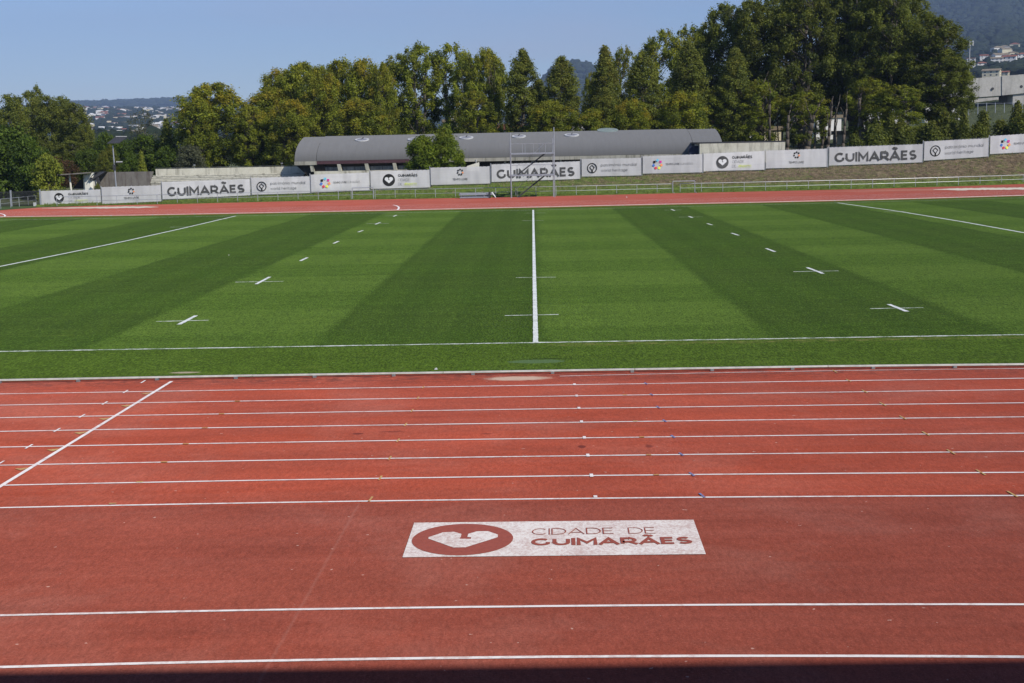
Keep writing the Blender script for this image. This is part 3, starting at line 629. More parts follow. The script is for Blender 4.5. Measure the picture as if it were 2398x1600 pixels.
# ------------------------------------------------------------------ banner fence
fence = empty('mesh_fence', 'long galvanised mesh fence carrying the row of white banners', 'fence', (0, 0, 0))
def wire_panel(a, b, za, zb, h):
    mb = MB(); n = max(2, int((b-a).length/.2))
    for i in range(n+1):
        t = i/n; p = a.lerp(b, t); z = lerp(za, zb, t); mb.box((p.x-.004, p.y-.004, z), (p.x+.004, p.y+.004, z+h))
    for q in (.05, .55, 1.05, 1.55, h-.1):
        mb.tube((a.x, a.y+.006, za+q), (b.x, b.y+.006, zb+q), .006, n=4)
    mb.build('wire_panel', M_alu, fence)
PICT = {'heart': 'dark heart disc', 'flower': 'small grey flower of squares', 'city': 'large bold city name', 'heritage': 'ringed diamond emblem and heritage text', 'colour': 'multicoloured flower of squares'}
where = ['far left end of fence, behind the railing', 'second from the left end of fence', 'left part, below the concrete terraces', 'below the end of the terraces', 'below the first hall windows',
 'below the hall windows, left of two round trees', 'below the pair of round trees', 'behind the scaffold tower', 'just right of the scaffold tower', 'below the right part of hall roof',
 'below the left part of concrete box wall', 'below bare trunks right of box wall', 'right part, below the tall poplars', 'second from the right end of fence', 'cut by the right edge of photo']
labels = ['white banner with %s, %s' % (PICT[b[6]], w) for b, w in zip(BAN, where)]
def make_banner(i, b):
    u0, u1, t0, t1, b0, b1, kind = b
    Y0, Y1 = YF(u0)-.06, YF(u1)-.06
    TL, TR, BL, BR = AT(u0, t0, Y0), AT(u1, t1, Y1), AT(u0, b0, Y0), AT(u1, b1, Y1)
    if i == 0: BL.z = max(BL.z, .08); BR.z = max(BR.z, .1)
    o = BL.copy(); Wd = ((BR-BL)*Vector((1, 1, 0))).length; H0 = TL.z-BL.z; H1 = TR.z-BR.z
    bn = empty('fence_banner', labels[i], 'banner', o, 'white banners on the mesh fence')
    def place(x, y, lift):                                     # metres along / up the banner
        t = x/Wd; p = BL.lerp(BR, t); q = TL.lerp(TR, t); hh = q.z-p.z
        return (p.x-o.x, p.y-o.y-lift, p.z-o.z+y/((H0+H1)/2)*hh)
    H = (H0+H1)/2; nx = 40 if kind != 'city' else 60; nz_ = 10; V = []; Fc = []
    for a in range(nx+1):
        for c in range(nz_+1):
            fx_, fz_ = a/nx, c/nz_
            sag = -.010*(1+math.sin(fx_*Wd*6.3/.42))*(fz_ > .95)*(1 if a not in (0, nx) else 0)
            wv = .016*math.sin(fx_*9+i)+.007*math.sin(fx_*31+fz_*3+i)+.008*math.sin(fx_*14-fz_*5+i*2)
            if i == 4 and fx_ > .5: wv += .035*abs(math.sin((fx_*Wd*1.0-fz_*.9)*4.2))
            if i in (2, 5, 7): wv += .02*math.exp(-((fx_*Wd-(1-fz_)*.45-.06)/.05)**2)
            V.append(place(fx_*Wd, fz_*H+sag*H, wv))
    for a in range(nx):
        for c in range(nz_): k = a*(nz_+1)+c; Fc.append((k, k+nz_+1, k+nz_+2, k+1))
    mesh('banner_cloth', V, Fc, M_ban, bn, smooth=True)
    Lf = .06 if i == 4 else .040
    def ptext(x, y, l): return place(x, y, l)
    if kind == 'city':
        letters('bold_lettering', 'GUIMARÃES', .225, .095, ptext, INK['dark'], bn, Wd*.88, H*.52, Wd*.058, H*.17, Lf)
    elif kind == 'heritage':
        cx_, cy_, r_ = Wd*.173, H*.47, H*.265
        pts = [(cx_+r_*math.cos(a), cy_+r_*math.sin(a)) for a in np.linspace(0, 2*math.pi, 33)]
        V, Fc = thick([(p[0], p[1]) for p in pts], H*.052); mb = MB(); mb.add([ptext(v.x, v.y, Lf) for v in V], Fc)
        for j, s_ in enumerate(([(-.05, -.95), (-.05, -.42), (-.50, .12), (0, .60), (.50, .12), (.10, -.42), (.10, -.95)],)):
            V, Fc = thick([(cx_+x*r_, cy_+y*r_) for x, y in s_], H*.046); mb.add([ptext(v.x, v.y, Lf+.001) for v in V], Fc)
        mb.build('emblem', INK['black'], bn)
        letters('thin_lettering', 'património mundial', .105, .16, ptext, INK['grey'], bn, Wd*.60, H*.165, Wd*.325, H*.56, Lf)
        letters('thin_lettering', 'world heritage', .105, .16, ptext, INK['grey'], bn, Wd*.445, H*.165, Wd*.325, H*.255, Lf)
    elif kind == 'heart':
        cx_, cy_, r_ = Wd*.308, H*.47, H*.345
        poly('emblem_disc', [(cx_+r_*math.cos(a), cy_+r_*math.sin(a)) for a in np.linspace(0, 2*math.pi, 41)[:-1]], ptext, INK['black' if i < 9 else 'dark'], bn, Lf)
        poly('emblem_heart', [(cx_+x*r_*1.22, cy_+y*r_*1.05) for x, y in HEART], ptext, INK['white'], bn, Lf+.004)
        letters('bold_lettering', 'GUIMARÃES', .20, .08, ptext, INK['black'], bn, Wd*.33, H*.145, Wd*.465, H*.645, Lf)
        letters('thin_lettering', 'CIDADE', .085, .12, ptext, INK['grey'], bn, Wd*.195, H*.145, Wd*.465, H*.40, Lf)
        letters('thin_lettering', 'DE', .085, .12, ptext, INK['grey'], bn, Wd*.065, H*.145, Wd*.465, H*.165, Lf)
        letters('script_lettering', 'desporto', .12, .10, ptext, INK['lime'], bn, Wd*.21, H*.13, Wd*.565, H*.185, Lf, slant=.28)
        mb = MB(); V, Fc = thick([(Wd*.55, H*.14), (Wd*.79, H*.14)], .012); mb.add([ptext(v.x, v.y, Lf) for v in V], Fc); mb.build('underline', INK['lime'], bn)
    else:
        if kind == 'flower': cx_, cy_, r_, q = Wd*.5, H*.70, H*.150, H*.047; cols = ['black', 'black', 'orange', 'black', 'black', 'black', 'black']
        else: cx_, cy_, r_, q = Wd*.245, H*.51, H*.225, H*.070; cols = ['cyan', 'magenta', 'orange', 'yellow', 'red', 'blue', 'black']
        for j in range(7):
            a = math.radians(90-j*360/7); c = (cx_+r_*math.cos(a), cy_+r_*math.sin(a))
            poly('emblem_square', [(c[0]+q*1.32*math.cos(a+k*math.pi/2), c[1]+q*1.32*math.sin(a+k*math.pi/2)) for k in range(4)], ptext, INK[cols[j]], bn, Lf)
        if kind == 'flower': letters('small_lettering', 'TEMPO LIVRE', .15, .10, ptext, INK['dark'], bn, Wd*.255, H*.115, Wd*.37, H*.24, Lf)
        else:
            letters('small_lettering', 'TEMPO LIVRE', .15, .12, ptext, INK['dark'], bn, Wd*.235, H*.105, Wd*.38, H*.45, Lf)
            letters('thin_lettering', 'GUIMARÃES', .09, .13, ptext, INK['grey'], bn, Wd*.22, H*.105, Wd*.625, H*.45, Lf)
    # fence behind it
    nseg = 3 if kind == 'city' else 2
    for k in range(nseg):
        a = BL.lerp(BR, k/nseg); c = BL.lerp(BR, (k+1)/nseg); a.y += .09; c.y += .09
        top_extra = .10 if i in (2, 3, 5, 7, 8, 10, 11, 12, 13) else .02
        wire_panel(a, c, a.z-.12, c.z-.12, H+.12+top_extra)
    for k in range(nseg+1):
        p = BL.lerp(BR, k/nseg); t_ = TL.lerp(TR, k/nseg); dx = .09 if k == 0 else (-.09 if k == nseg else 0); dx = -dx*.9
        mb = MB(); mb.box((p.x+dx-.03, p.y+.10, p.z-.35), (p.x+dx+.03, p.y+.16, t_.z+(.10 if k in (0, nseg) else .05))); mb.build('fence_post', M_alu, fence)
for i, b in enumerate(BAN): make_banner(i, b)
# ------------------------------------------------------------------ track-side railing
def railing(name, label, uv, z0=0.0, h=.88):
    """uv: list of post foot pixels"""
    r = empty(name, label, 'railing', (0, 0, 0)); P = []
    for (u, v) in uv:
        y = outer_y(u)+.45 if v is None else G(u, v)[1]
        x = CX+(u-1239)/F*(y-CY) if v is None else G(u, v)[0]; P.append(Vector((x, y, 0)))
    for p in P:
        mb = MB(); mb.tube((p.x, p.y, .0), (p.x, p.y, h+.02), .027, n=8); mb.build('post', M_alu, r)
    for k, q in (('top_rail', h), ('middle_rail', .46)):
        mb = MB(); mb.path([(p.x, p.y-.002, q) for p in P], .024 if k == 'top_rail' else .019, n=8); mb.build(k, M_alu, r)
    return r
railing('railing', 'low two-bar steel railing along the left part of far track', [(120+i*47.3, None) for i in range(15)]+[(812, None)])
railing('railing', 'low two-bar steel railing from the gate frame past the scaffold tower', [(868+i*46.9, None) for i in range(15)]+[(1560, None)])
railing('railing', 'low two-bar steel railing along the right part of far track', [(1578+i*49.4, None) for i in range(18)])
railing('railing', 'short railing rounding the far left corner of the track', [(2,489.5),(25.5,486.5),(45.5,484.5),(66.5,481.8),(85.5,479.6)])
def gate(u0, u1, label, foot=False, h=1.12):
    g_ = empty('gate_frame', label, 'frame', (0, 0, 0), 'steel gate frames in the railing')
    y = outer_y((u0+u1)/2)+(.40 if not foot else .22); xa = CX+(u0-1239)/F*(y-CY); xb = CX+(u1-1239)/F*(y-CY)
    for x in (xa, xb):
        mb = MB(); mb.tube((x, y, 0), (x, y, h), .040, n=8)
        if foot: mb.tube((x, y, .04), (x+.12, y-.3, .03), .03, n=6)
        mb.build('post', M_alu, g_)
    mb = MB(); mb.tube((xa, y, h), (xb, y, h), .035, n=8); mb.build('top_bar', M_alu, g_)
    if not foot:
        for q in (.50, .86):
            mb = MB(); mb.tube((xa, y, q), (xb, y, q), .022, n=8); mb.build('middle_bar', M_alu, g_)
gate(815, 864, 'steel gate frame in the railing below the hall windows'); gate(1561, 1612, 'open steel frame on bent feet right of scaffold tower', True)
# ------------------------------------------------------------------ scaffold tower
def tower():
    yb = 89.2; A = AT(1198, 463, yb); B = AT(1299.3, 461.2, yb); xa, xb = A.x, B.x; w = xb-xa; D_ = 1.35
    t = empty('scaffold_tower', 'grey scaffold tower with two platforms and steep stairs beside the far track', 'scaffold', (xa, yb, 0))
    Z1, Z2 = 2.05, 4.03; top = [5.05, 4.95]
    def zz(v): return AT(1250, v, yb).z
    Z1 = zz(410.5); Z2 = zz(359.5); ZR = zz(336.5); ZR1 = zz(386.5)
    hts = {(0, 0): zz(310), (1, 0): zz(299), (0, 1): zz(327), (1, 1): zz(325)}
    for (i, j), h in hts.items():
        x = (0 if i == 0 else w)+(0 if j == 0 else (-.1 if i else -.06)); mb = MB(); mb.box((x-.06, j*D_-.06, 0), (x+.06, j*D_+.06, .02)); mb.tube((x, j*D_, 0), (x, j*D_, h), .045, n=8); mb.build('corner_post', M_alu, t)
    for z in (Z1, Z2):
        mb = MB(); mb.box((0.02, -.05, z-.07), (w-.02, -.01, z+.07)); mb.box((0.02, D_+.01, z-.07), (w-.02, D_+.05, z+.07)); mb.box((-.02, 0, z-.06), (.02, D_, z+.06)); mb.box((w-.02, 0, z-.06), (w+.02, D_, z+.06)); mb.build('platform_beam', M_alu, t)
        mb = MB(); n = 6
        for k in range(n):
            y0 = k*D_/n
            if k < 3: mb.box((.05, y0+.01, z-.03), (w-.05, y0+D_/n-.01, z+.01))
            else: mb.box((.05, y0+.01, z-.03), (w*.42 if z == Z2 else w*.25, y0+D_/n-.01, z+.01)); mb.box((w*.86, y0+.01, z-.03), (w-.05, y0+D_/n-.01, z+.01))
        mb.build('platform_boards', M_alud, t)
    for z, zr, xs in ((Z2, ZR, (.27, .33, .53, .67, .80)), (Z1, ZR1, (.12, .67, .80))):
        mb = MB(); mb.tube((0, .02, zr), (w, .02, zr), .018); mb.tube((0, D_, zr), (w, D_, zr), .018)
        mb.tube((0, 0, zr), (0, D_, zr), .018); mb.tube((w, 0, zr), (w, D_, zr), .018)
        for q in xs: mb.tube((w*q, .02 if q not in (.33, .67) else D_, z), (w*q, .02 if q not in (.33, .67) else D_, zr), .015)
        mb.build('guard_rail', M_alu, t)
    for (z0, z1) in ((0.0, Z1), (Z1, Z2)):
        st = MB()
        x0, x1 = (w*.14, w*.80) if z0 == 0 else (w*.13, w*.80)
        for yy in (D_*.58, D_*.92):
            st.prism([(x0-.09, yy-.02, z0), (x0+.10, yy-.02, z0), (x0+.10, yy+.02, z0), (x0-.09, yy+.02, z0)], [(x1-.10, yy-.02, z1), (x1+.10, yy-.02, z1), (x1+.10, yy+.02, z1), (x1-.10, yy+.02, z1)])
        for k in range(1, 9):
            q = k/9; xx = lerp(x0, x1, q); z = lerp(z0, z1, q); st.box((xx-.08, D_*.60, z-.012), (xx+.09, D_*.90, z+.012))
        st.build('stair', M_dark, t)
        mb = MB(); mb.tube((w*.13, D_*.55, z0+.85), (w*.55, D_*.55, z1+.15), .016); mb.tube((w*.14, D_*.55, z0), (w*.14, D_*.55, z0+.85), .016); mb.tube((w*.48, D_*.55, z0+.9), (w*.48, D_*.55, z1), .016)
        mb.build('stair_handrail', M_alud, t)
    mb = MB(); mb.tube((w*.53, .04, Z2), (w*.78, .04, ZR), .014); mb.tube((w*.48, .04, Z1+.05), (w*.78, .04, ZR1), .014); mb.build('diagonal_brace', M_alu, t)
tower()
# stacked metal benches beside the tower
bs = empty('bench_stack', 'low stack of grey metal benches lying at the track edge left of tower', 'bench stack', (G(1078, 465)[0], 89.6, 0))
for k, (dx, dz, L_) in enumerate(((0, .04, 2.7), (-.08, .30, 3.1))):
    mb = MB()
    for q in range(3): mb.box((dx, -.1+q*.16+k*.03, dz), (dx+L_, .03+q*.16+k*.03, dz+.09+.05*q))
    mb.box((dx+.1, -.12, dz+.14), (dx+.16, .42, dz+.22)); mb.box((dx+L_-.5, -.12, dz+.1), (dx+L_-.36, .42, dz+.2))
    mb.build('bench_plank', M_alu, bs)
mb = MB(); mb.box((2.72, -.16, 0), (2.86, .3, .58)); mb.build('dark_leg', M_dark, bs)
mb = MB(); mb.tube((2.95, .1, .5), (3.35, .0, .02), .035); mb.tube((3.0, .3, .55), (3.3, .3, .1), .03); mb.build('folded_leg', M_alu, bs)
# small litter
def scrap(u, v, s_, label, cat='litter', name='paper_scrap'):
    x, y = G(u, v); mb = MB(); mb.prism([(-s_, -s_*.8, 0), (s_*.9, -s_, 0), (s_, s_*.8, 0), (-s_*.7, s_, 0)], [(-s_*.5, -s_*.6, s_*.9), (s_*.7, -s_*.5, s_*.6), (s_*.4, s_*.6, s_), (-s_*.6, s_*.5, s_*.7)])
    o = mb.build(name, M_ring, None, loc=(x, y, .02)); tag(o, label, cat)
scrap(1021, 867.5, .035, 'small white scrap on the near grass strip beside the kerb')
scrap(536, 599, .028, 'small white scrap on a dark mown stripe left of centre')
scrap(1467.5, 463, .07, 'small white object on the far red straight right of tower')
scrap(2214, 433, .08, 'small white object under the railing at the right')
# ------------------------------------------------------------------ hall with vaulted roof
def hall():
    YE = 106.5; PL = AT(690, 379, YE); PR = AT(1694, 359.5, YE); x0, x1 = PL.x, PR.x; ze = (PL.z+PR.z)/2
    DEP = 6.4; zr = AT(1240, 310.6, YE+DEP).z
    h = empty('sports_hall', 'long low hall with grey vaulted roof behind the banners', 'building', (x0, YE, 0))
    L_ = x1-x0; H_ = zr-ze; n = 72
    def sec(i):                                             # superellipse: steep at the eave, flat at the ridge
        a = math.pi*i/n; c, s_ = math.cos(a), math.sin(a)
        y = DEP-DEP*math.copysign(abs(c)**.86, c); return (y, ze+H_*(.64*s_**.86+.36*min(1, (y if y < DEP else 2*DEP-y)/DEP)))
    def vault(xa, xb, lift, mname, name):
        V = []; Fc = []
        for x in (xa, xb):
            for i in range(n+1): y, z = sec(i); V.append((x, y, z+lift))
            for i in range(n+1): y, z = sec(i); V.append((x, y, z-.28))
        m = 2*(n+1)
        for i in range(n): Fc += [(i, m+i, m+i+1, i+1), (n+1+i+1, m+n+1+i+1, m+n+1+i, n+1+i)]
        for b in (0, m):
            for i in range(n): Fc.append((b+i, b+i+1, b+n+1+i+1, b+n+1+i) if b == 0 else (b+i+1, b+i, b+n+1+i, b+n+1+i+1))
        return mesh(name, V, Fc, mname, h)
    xs1 = 2.35; xs2 = L_-3.1
    rf = vault(0, xs1-.05, 0.0, M_roof, 'roof'); rf = vault(xs1, xs2-.05, .05, M_roof, 'roof'); rf2 = vault(xs2, L_, 0.0, M_roof, 'roof')
    for o in (rf,):
        for p in o.data.polygons: p.use_smooth = False
    # gutters
    mb = MB(); mb.box((0, -.18, ze-.36), (xs1, .30, ze+.02)); mb.build('gutter', M_gutter, h)['label'] = 'stained concrete gutter'
    mb = MB(); mb.box((xs1, -.14, ze-.30), (12.2, .30, ze+.02)); mb.build('gutter', M_maroon, h)['label'] = 'maroon gutter'
    mb = MB(); mb.box((12.2, -.18, ze-.34), (xs2+1.0, .30, ze+.02)); mb.build('gutter', M_gutter, h)['label'] = 'stained concrete gutter'
    # body: soffit slope darkened for the eave shadow, glazing, sill, columns
    zs = AT(800, 400.5, YE+.15).z; mb = MB()
    mb.prism([(xs1-.1, .28, ze-.30), (xs2, .28, ze-.30), (xs2, 1.5, ze-1.0), (xs1-.1, 1.5, ze-1.0)], [(xs1-.1, .28, ze-.02), (xs2, .28, ze-.02), (xs2, 1.5, ze-.02), (xs1-.1, 1.5, ze-.02)]); mb.build('soffit', M_soff, h)  # shadow under the eave painted in as a near-black slope
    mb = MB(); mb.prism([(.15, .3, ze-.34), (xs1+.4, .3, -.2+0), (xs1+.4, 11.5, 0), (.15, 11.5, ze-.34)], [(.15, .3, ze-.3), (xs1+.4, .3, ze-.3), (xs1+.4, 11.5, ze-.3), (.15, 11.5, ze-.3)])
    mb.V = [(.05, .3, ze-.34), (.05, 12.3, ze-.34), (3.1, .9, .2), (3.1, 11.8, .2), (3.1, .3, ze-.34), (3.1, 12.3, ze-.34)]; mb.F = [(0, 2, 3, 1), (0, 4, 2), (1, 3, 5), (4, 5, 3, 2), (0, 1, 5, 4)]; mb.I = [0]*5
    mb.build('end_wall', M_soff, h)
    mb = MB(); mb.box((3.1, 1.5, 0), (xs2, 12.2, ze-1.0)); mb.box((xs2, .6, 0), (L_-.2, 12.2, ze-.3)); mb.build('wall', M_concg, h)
    mb = MB(); mb.box((2.0, .12, 0), (12.6, 1.5, zs)); mb.build('sill_wall', M_conc, h)
    ux = [735, 798.5, 862.5, 927.5, 993]
    zt = ze-.32
    cols = []
    for u in ux[:4]:
        x = AT(u, 395, YE+1.0).x-x0; cols.append(x)
        mb = MB(); mb.prism([(x-.16, .10, zs-.02), (x+.20, .10, zs-.02), (x+.20, 1.4, zs-.02), (x-.16, 1.4, zs-.02)], [(x-.24, -.12, zt), (x+.12, -.12, zt), (x+.12, 1.3, zt), (x-.24, 1.3, zt)]); mb.build('column', M_conc, h)
    for a, b in zip(cols, cols[1:]+[cols[-1]+2.9]):
        w_ = empty_part = None
        mb = MB(); mb.box((a+.22, .66, zs+.02), (b-.14, .69, zs+.42)); w = mb.build('window', M_glass, h)
        mb = MB(); xm = (a+b)/2+.05
        for xx in (a+.22, xm, b-.19): mb.box((xx, .63, zs+.02), (xx+.05, .66, zs+.42))
        mb.box((a+.22, .62, zs+.42), (b-.14, .70, zs+.50)); mb.build('frame', M_dark, w)
    for u in (1183, 1248, 1313, 1378, 1443, 1508, 1573):
        x = AT(u, 380, YE+.6).x-x0; mb = MB(); mb.box((x-.12, .35, 1.5), (x+.12, .75, ze-.36)); mb.build('column', M_concg if u > 1350 else M_conc, h)
    # awning-like white box right of the small trees
    p = AT(1094, 389, YE-.8); q = AT(1122, 380, YE-.8); mb = MB()
    mb.prism([(p.x-x0, -1.3, p.z-.5), (q.x-x0, -1.3, p.z-.5), (q.x-x0, -.5, p.z-.5), (p.x-x0, -.5, p.z-.5)], [(p.x-x0, -1.3, p.z), (q.x-x0, -1.3, q.z), (q.x-x0, -.5, q.z), (p.x-x0, -.5, p.z)]); mb.build('porch', M_white, h)
    mb = MB(); x = AT(1115, 375, YE).x-x0; mb.tube((x, -.25, 2.6), (x, -.25, ze-.1), .05); mb.build('downpipe', M_ring, h)
    # skylights
    def on_roof(u, v):
        best = None
        for k in range(0, 600):
            a = math.pi/2*k/600; c, s_ = math.cos(a), math.sin(a); y = DEP-DEP*c**.86; z = ze+H_*(.64*s_**.86+.36*y/DEP)+.05
            x = AT(u, v, YE+y).x; e = abs(proj((x, YE+y, z))[1]-v)
            if best is None or e < best[0]:
                best = (e, x-x0, y, z, a)
        return best[1:]
    for (u, v, wpx, m2, lb) in ((848,328,33,M_dome,''),(971,327,33,M_dome,''),(1092,323,33,M_dome,''),(1215,320,33,M_dome,''),(1339,317,34,M_dome,''),(1423,306,49,M_green,'g')):
        x, y, z, a = on_roof(u, v); r = wpx*(YE+y-CY)/F/2
        y2, z2 = DEP-DEP*math.cos(a+.02)**.86, z+.01; tl = .20
        ct, st_ = math.cos(tl), math.sin(tl)
        def disc(r0, r1, h0, h1, m, nm, par):
            V = []; Fc = []; n = 28
            for (rr_, hh) in ((r0, h0), (r0, h1), (r1, h1), (r1*.0 if r1 == 0 else r1, h1)):
                for k in range(n):
                    q = 2*math.pi*k/n; px, py, pz = rr_*math.cos(q), rr_*math.sin(q), hh
                    V.append((x+px, y+py*ct-pz*st_, z+py*st_+pz*ct))
            for L in range(3):
                for k in range(n): Fc.append((L*n+k, L*n+(k+1)%n, (L+1)*n+(k+1)%n, (L+1)*n+k))
            if r1 > 0: Fc.append(tuple(3*n+k for k in range(n)))
            return mesh(nm, V, Fc, m, par)
        s_ = disc(r, r*.88, -.10, .07, M_ring if not lb else M_green, 'skylight', h)
        V = []; Fc = []; n = 28; rings = 5
        for L in range(rings):
            rr_ = r*.85*math.cos(L/(rings-1)*math.pi/2*.98); hh = .055+.03*math.sin(L/(rings-1)*math.pi/2)
            for k in range(n): q = 2*math.pi*k/n; px, py = rr_*math.cos(q), rr_*math.sin(q); V.append((x+px, y+py*ct-hh*st_, z+py*st_+hh*ct))
        for L in range(rings-1):
            for k in range(n): Fc.append((L*n+k, L*n+(k+1)%n, (L+1)*n+(k+1)%n, (L+1)*n+k))
        mesh('dome', V, Fc, m2, s_, smooth=True)
        if not lb:
            mb = MB(); mb.tube((x-.04, y-.05, z+.10), (x+.08, y+.6*ct, z+.14+.6*st_), .045, n=6); mb.build('opener', M_dark, s_)
    return h
hall()
def boxwall():
    Y0 = 102.6; A = AT(1638.5, 338, Y0); B = AT(1838.5, 330.5, Y0); zt = (A.z+B.z)/2
    b = empty('concrete_annex', 'stained cream concrete box wall with flat dark roof right of the hall', 'building', (A.x, Y0, 0)); w = B.x-A.x
    mb = MB(); mb.box((0, 0, 1.0), (w, 5.2, zt)); mb.build('wall', M_conc, b)
    mb = MB(); mb.box((-.35, -.03, zt+.002), (w+.02, 5.3, zt+.13)); mb.build('roof', M_dark, b)
    mb = MB(); mb.box((-1.0, .75, 2.2), (-.003, 1.1, zt-.22)); mb.build('roof_shadow_panel', M_boxshadow, b)  # annex's cast shadow on the hall roof, built as a dark panel
boxwall()
# ------------------------------------------------------------------ terraces, wall, kiosk
def terraces():
    Y0 = 107.4; YT = 110.8; A = AT(341, 436, Y0); T = AT(362, 396.5, YT); E = AT(704, 394, YT)
    t = empty('concrete_terrace', 'pale concrete seating terrace left of the hall', 'terrace', (A.x, Y0, 0)); L_ = E.x-A.x+.6
    zt = T.z; zlow = AT(400, 428, Y0).z; n = 5; dz = (zt-.62-zlow)/n; mb = MB()
    for k in range(n):
        x0 = lerp(0, T.x-A.x, k/n); z = zlow+dz*(k+.55); mb.box((x0, k*.68, -.1), (L_, k*.68+.675 if k < n-1 else 4.6, z)) if k == 0 else mb.box((x0, k*.68, -.1), (L_, k*.68+.675, z))
        mb2 = MB(); mb2.box((x0-.02, k*.68-.03, z-.11), (L_, k*.68+.28, z+.004)); mb2.build('step_edge', M_conc, t)
    mb.build('steps', M_gutter, t)
    mb = MB(); mb.box((T.x-A.x+.1, n*.68, -.1), (L_, n*.68+.3, zt)); mb.build('parapet', M_conc, t)
    mb = MB(); mb.tube((T.x-A.x, n*.68+.15, zt+.10), (L_, n*.68+.15, zt+.10), .012)
    for u in (455, 660): p = AT(u, 390, YT+.1); mb.tube((p.x-A.x, n*.68+.15, zt), (p.x-A.x, n*.68+.15, zt+.42), .02); mb.box((p.x-A.x-.1, n*.68+.05, zt+.30), (p.x-A.x+.1, n*.68+.25, zt+.42))
    mb.build('parapet_rail', M_alud, t)
    pt = AT(540, 340, YT+2)
terraces()
def greywall():
    P0 = AT(214, 404, 104.2); P1 = AT(347, 402, 103.2)
    V = []; z0 = -.1
    n = Vector((P1.y-P0.y, -(P1.x-P0.x), 0)).normalized()*-.3
    mb = MB(); a, b_ = Vector((P0.x, P0.y, 0)), Vector((P1.x, P1.y, 0))
    lo = AT(336, 436, 103.2)
    mb.prism([(a.x, a.y, z0), (lo.x, b_.y, z0), (lo.x, b_.y+.3, z0), (a.x, a.y+.3, z0)], [(a.x, a.y, P0.z), (P1.x+.5, P1.y, P1.z), (P1.x+.5, P1.y+.3, P1.z), (a.x, a.y+.3, P0.z)])
    o = mb.build('retaining_wall', M_concg); tag(o, 'dark grey concrete wall between kiosk and terraces', 'wall')
greywall()
def kiosk():
    Y0 = 101.5; k = empty('canopy_shelter', 'small concrete shelter with thin flat roof left of the grey wall', 'shelter', (AT(192, 440, Y0).x, Y0, 0)); x0 = k.location.x
    zr = AT(180, 407, Y0).z
    def X_(u, Y=Y0): return AT(u, 420, Y).x-x0
    mb = MB(); mb.prism([(X_(141), -.8, zr-.13), (X_(219), -.8, zr+.03), (X_(221), 3.5, zr+.03), (X_(143), 3.5, zr-.13)], [(X_(141), -.8, zr-.02), (X_(222), -.8, zr+.16), (X_(224), 3.5, zr+.16), (X_(143), 3.5, zr-.02)]); mb.build('roof', M_concg, k)
    V = []; a, b_ = X_(192), X_(215)
    mb = MB(); c = [(a, .3), (a+.25, 0), (b_-.2, 0), (b_, .25), (b_, 1.4), (a, 1.4)]
    mb.prism([(x, y, .2) for x, y in c], [(x, y, AT(200, 420, Y0).z) for x, y in c]); mb.prism([(x*.96+.03, y*.9+.1, AT(200, 420, Y0).z) for x, y in c], [(x*.96+.03, y*.9+.1, zr-.1) for x, y in c]); mb.build('core_wall', M_white, k)
    mb = MB(); mb.tube((X_(165.5), 0, 0), (X_(163.5), 0, zr-.10), .10, n=10); mb.build('column', M_white, k)
    p = [AT(209, 418.5, Y0-.6), AT(221, 404.5, Y0-.6), AT(215, 405, Y0-.6)]
    mb = MB(); mb.prism([(q.x-x0, -.62, q.z) for q in p], [(q.x-x0, -.3, q.z) for q in p]); mb.build('roof_end', M_white, k)
    p = [AT(209, 419.5, Y0-.3), AT(214, 422.5, Y0-.3), AT(247, 402, Y0+1.5), AT(222, 404, Y0+1.5)]
    mb = MB(); mb.prism([(q.x-x0, q.y-Y0, q.z) for q in p], [(q.x-x0, q.y-Y0+1.2, q.z) for q in p]); mb.build('sloping_slab', M_dark, k)  # slab and its support lie in shade, painted by a dark material
    q0, q1 = AT(226, 415, Y0+.6), AT(231, 432, Y0+.6); mb = MB(); mb.prism([(q1.x-x0-.13, .6, q1.z), (q1.x-x0+.13, .6, q1.z), (q1.x-x0+.13, .8, q1.z), (q1.x-x0-.13, .8, q1.z)], [(q0.x-x0-.16, .6, q0.z), (q0.x-x0+.16, .6, q0.z), (q0.x-x0+.16, .8, q0.z), (q0.x-x0-.16, .8, q0.z)]); mb.build('slab_support', M_dark, k)
    p = [AT(169, 443, Y0+1), AT(192, 443, Y0+1), AT(192, 417, Y0+1)]
    mb = MB(); mb.prism([(q.x-x0, 1.0, q.z) for q in p], [(q.x-x0, 2.2, q.z) for q in p]); mb.build('stair_side', M_soff, k)
    p0, p1 = AT(111, 423, Y0+1), AT(127, 447, Y0+1)
    mb = MB(); mb.box((p0.x-x0, 1, 0), (p1.x-x0, 1.3, p0.z)); mb.build('screen_wall', M_soff, k)
    mb = MB(); mb.box((p1.x-x0-.02, .8, 0), (p1.x-x0+.07, 1.2, AT(126, 419, Y0+1).z)); mb.build('post', M_conc, k)
kiosk()
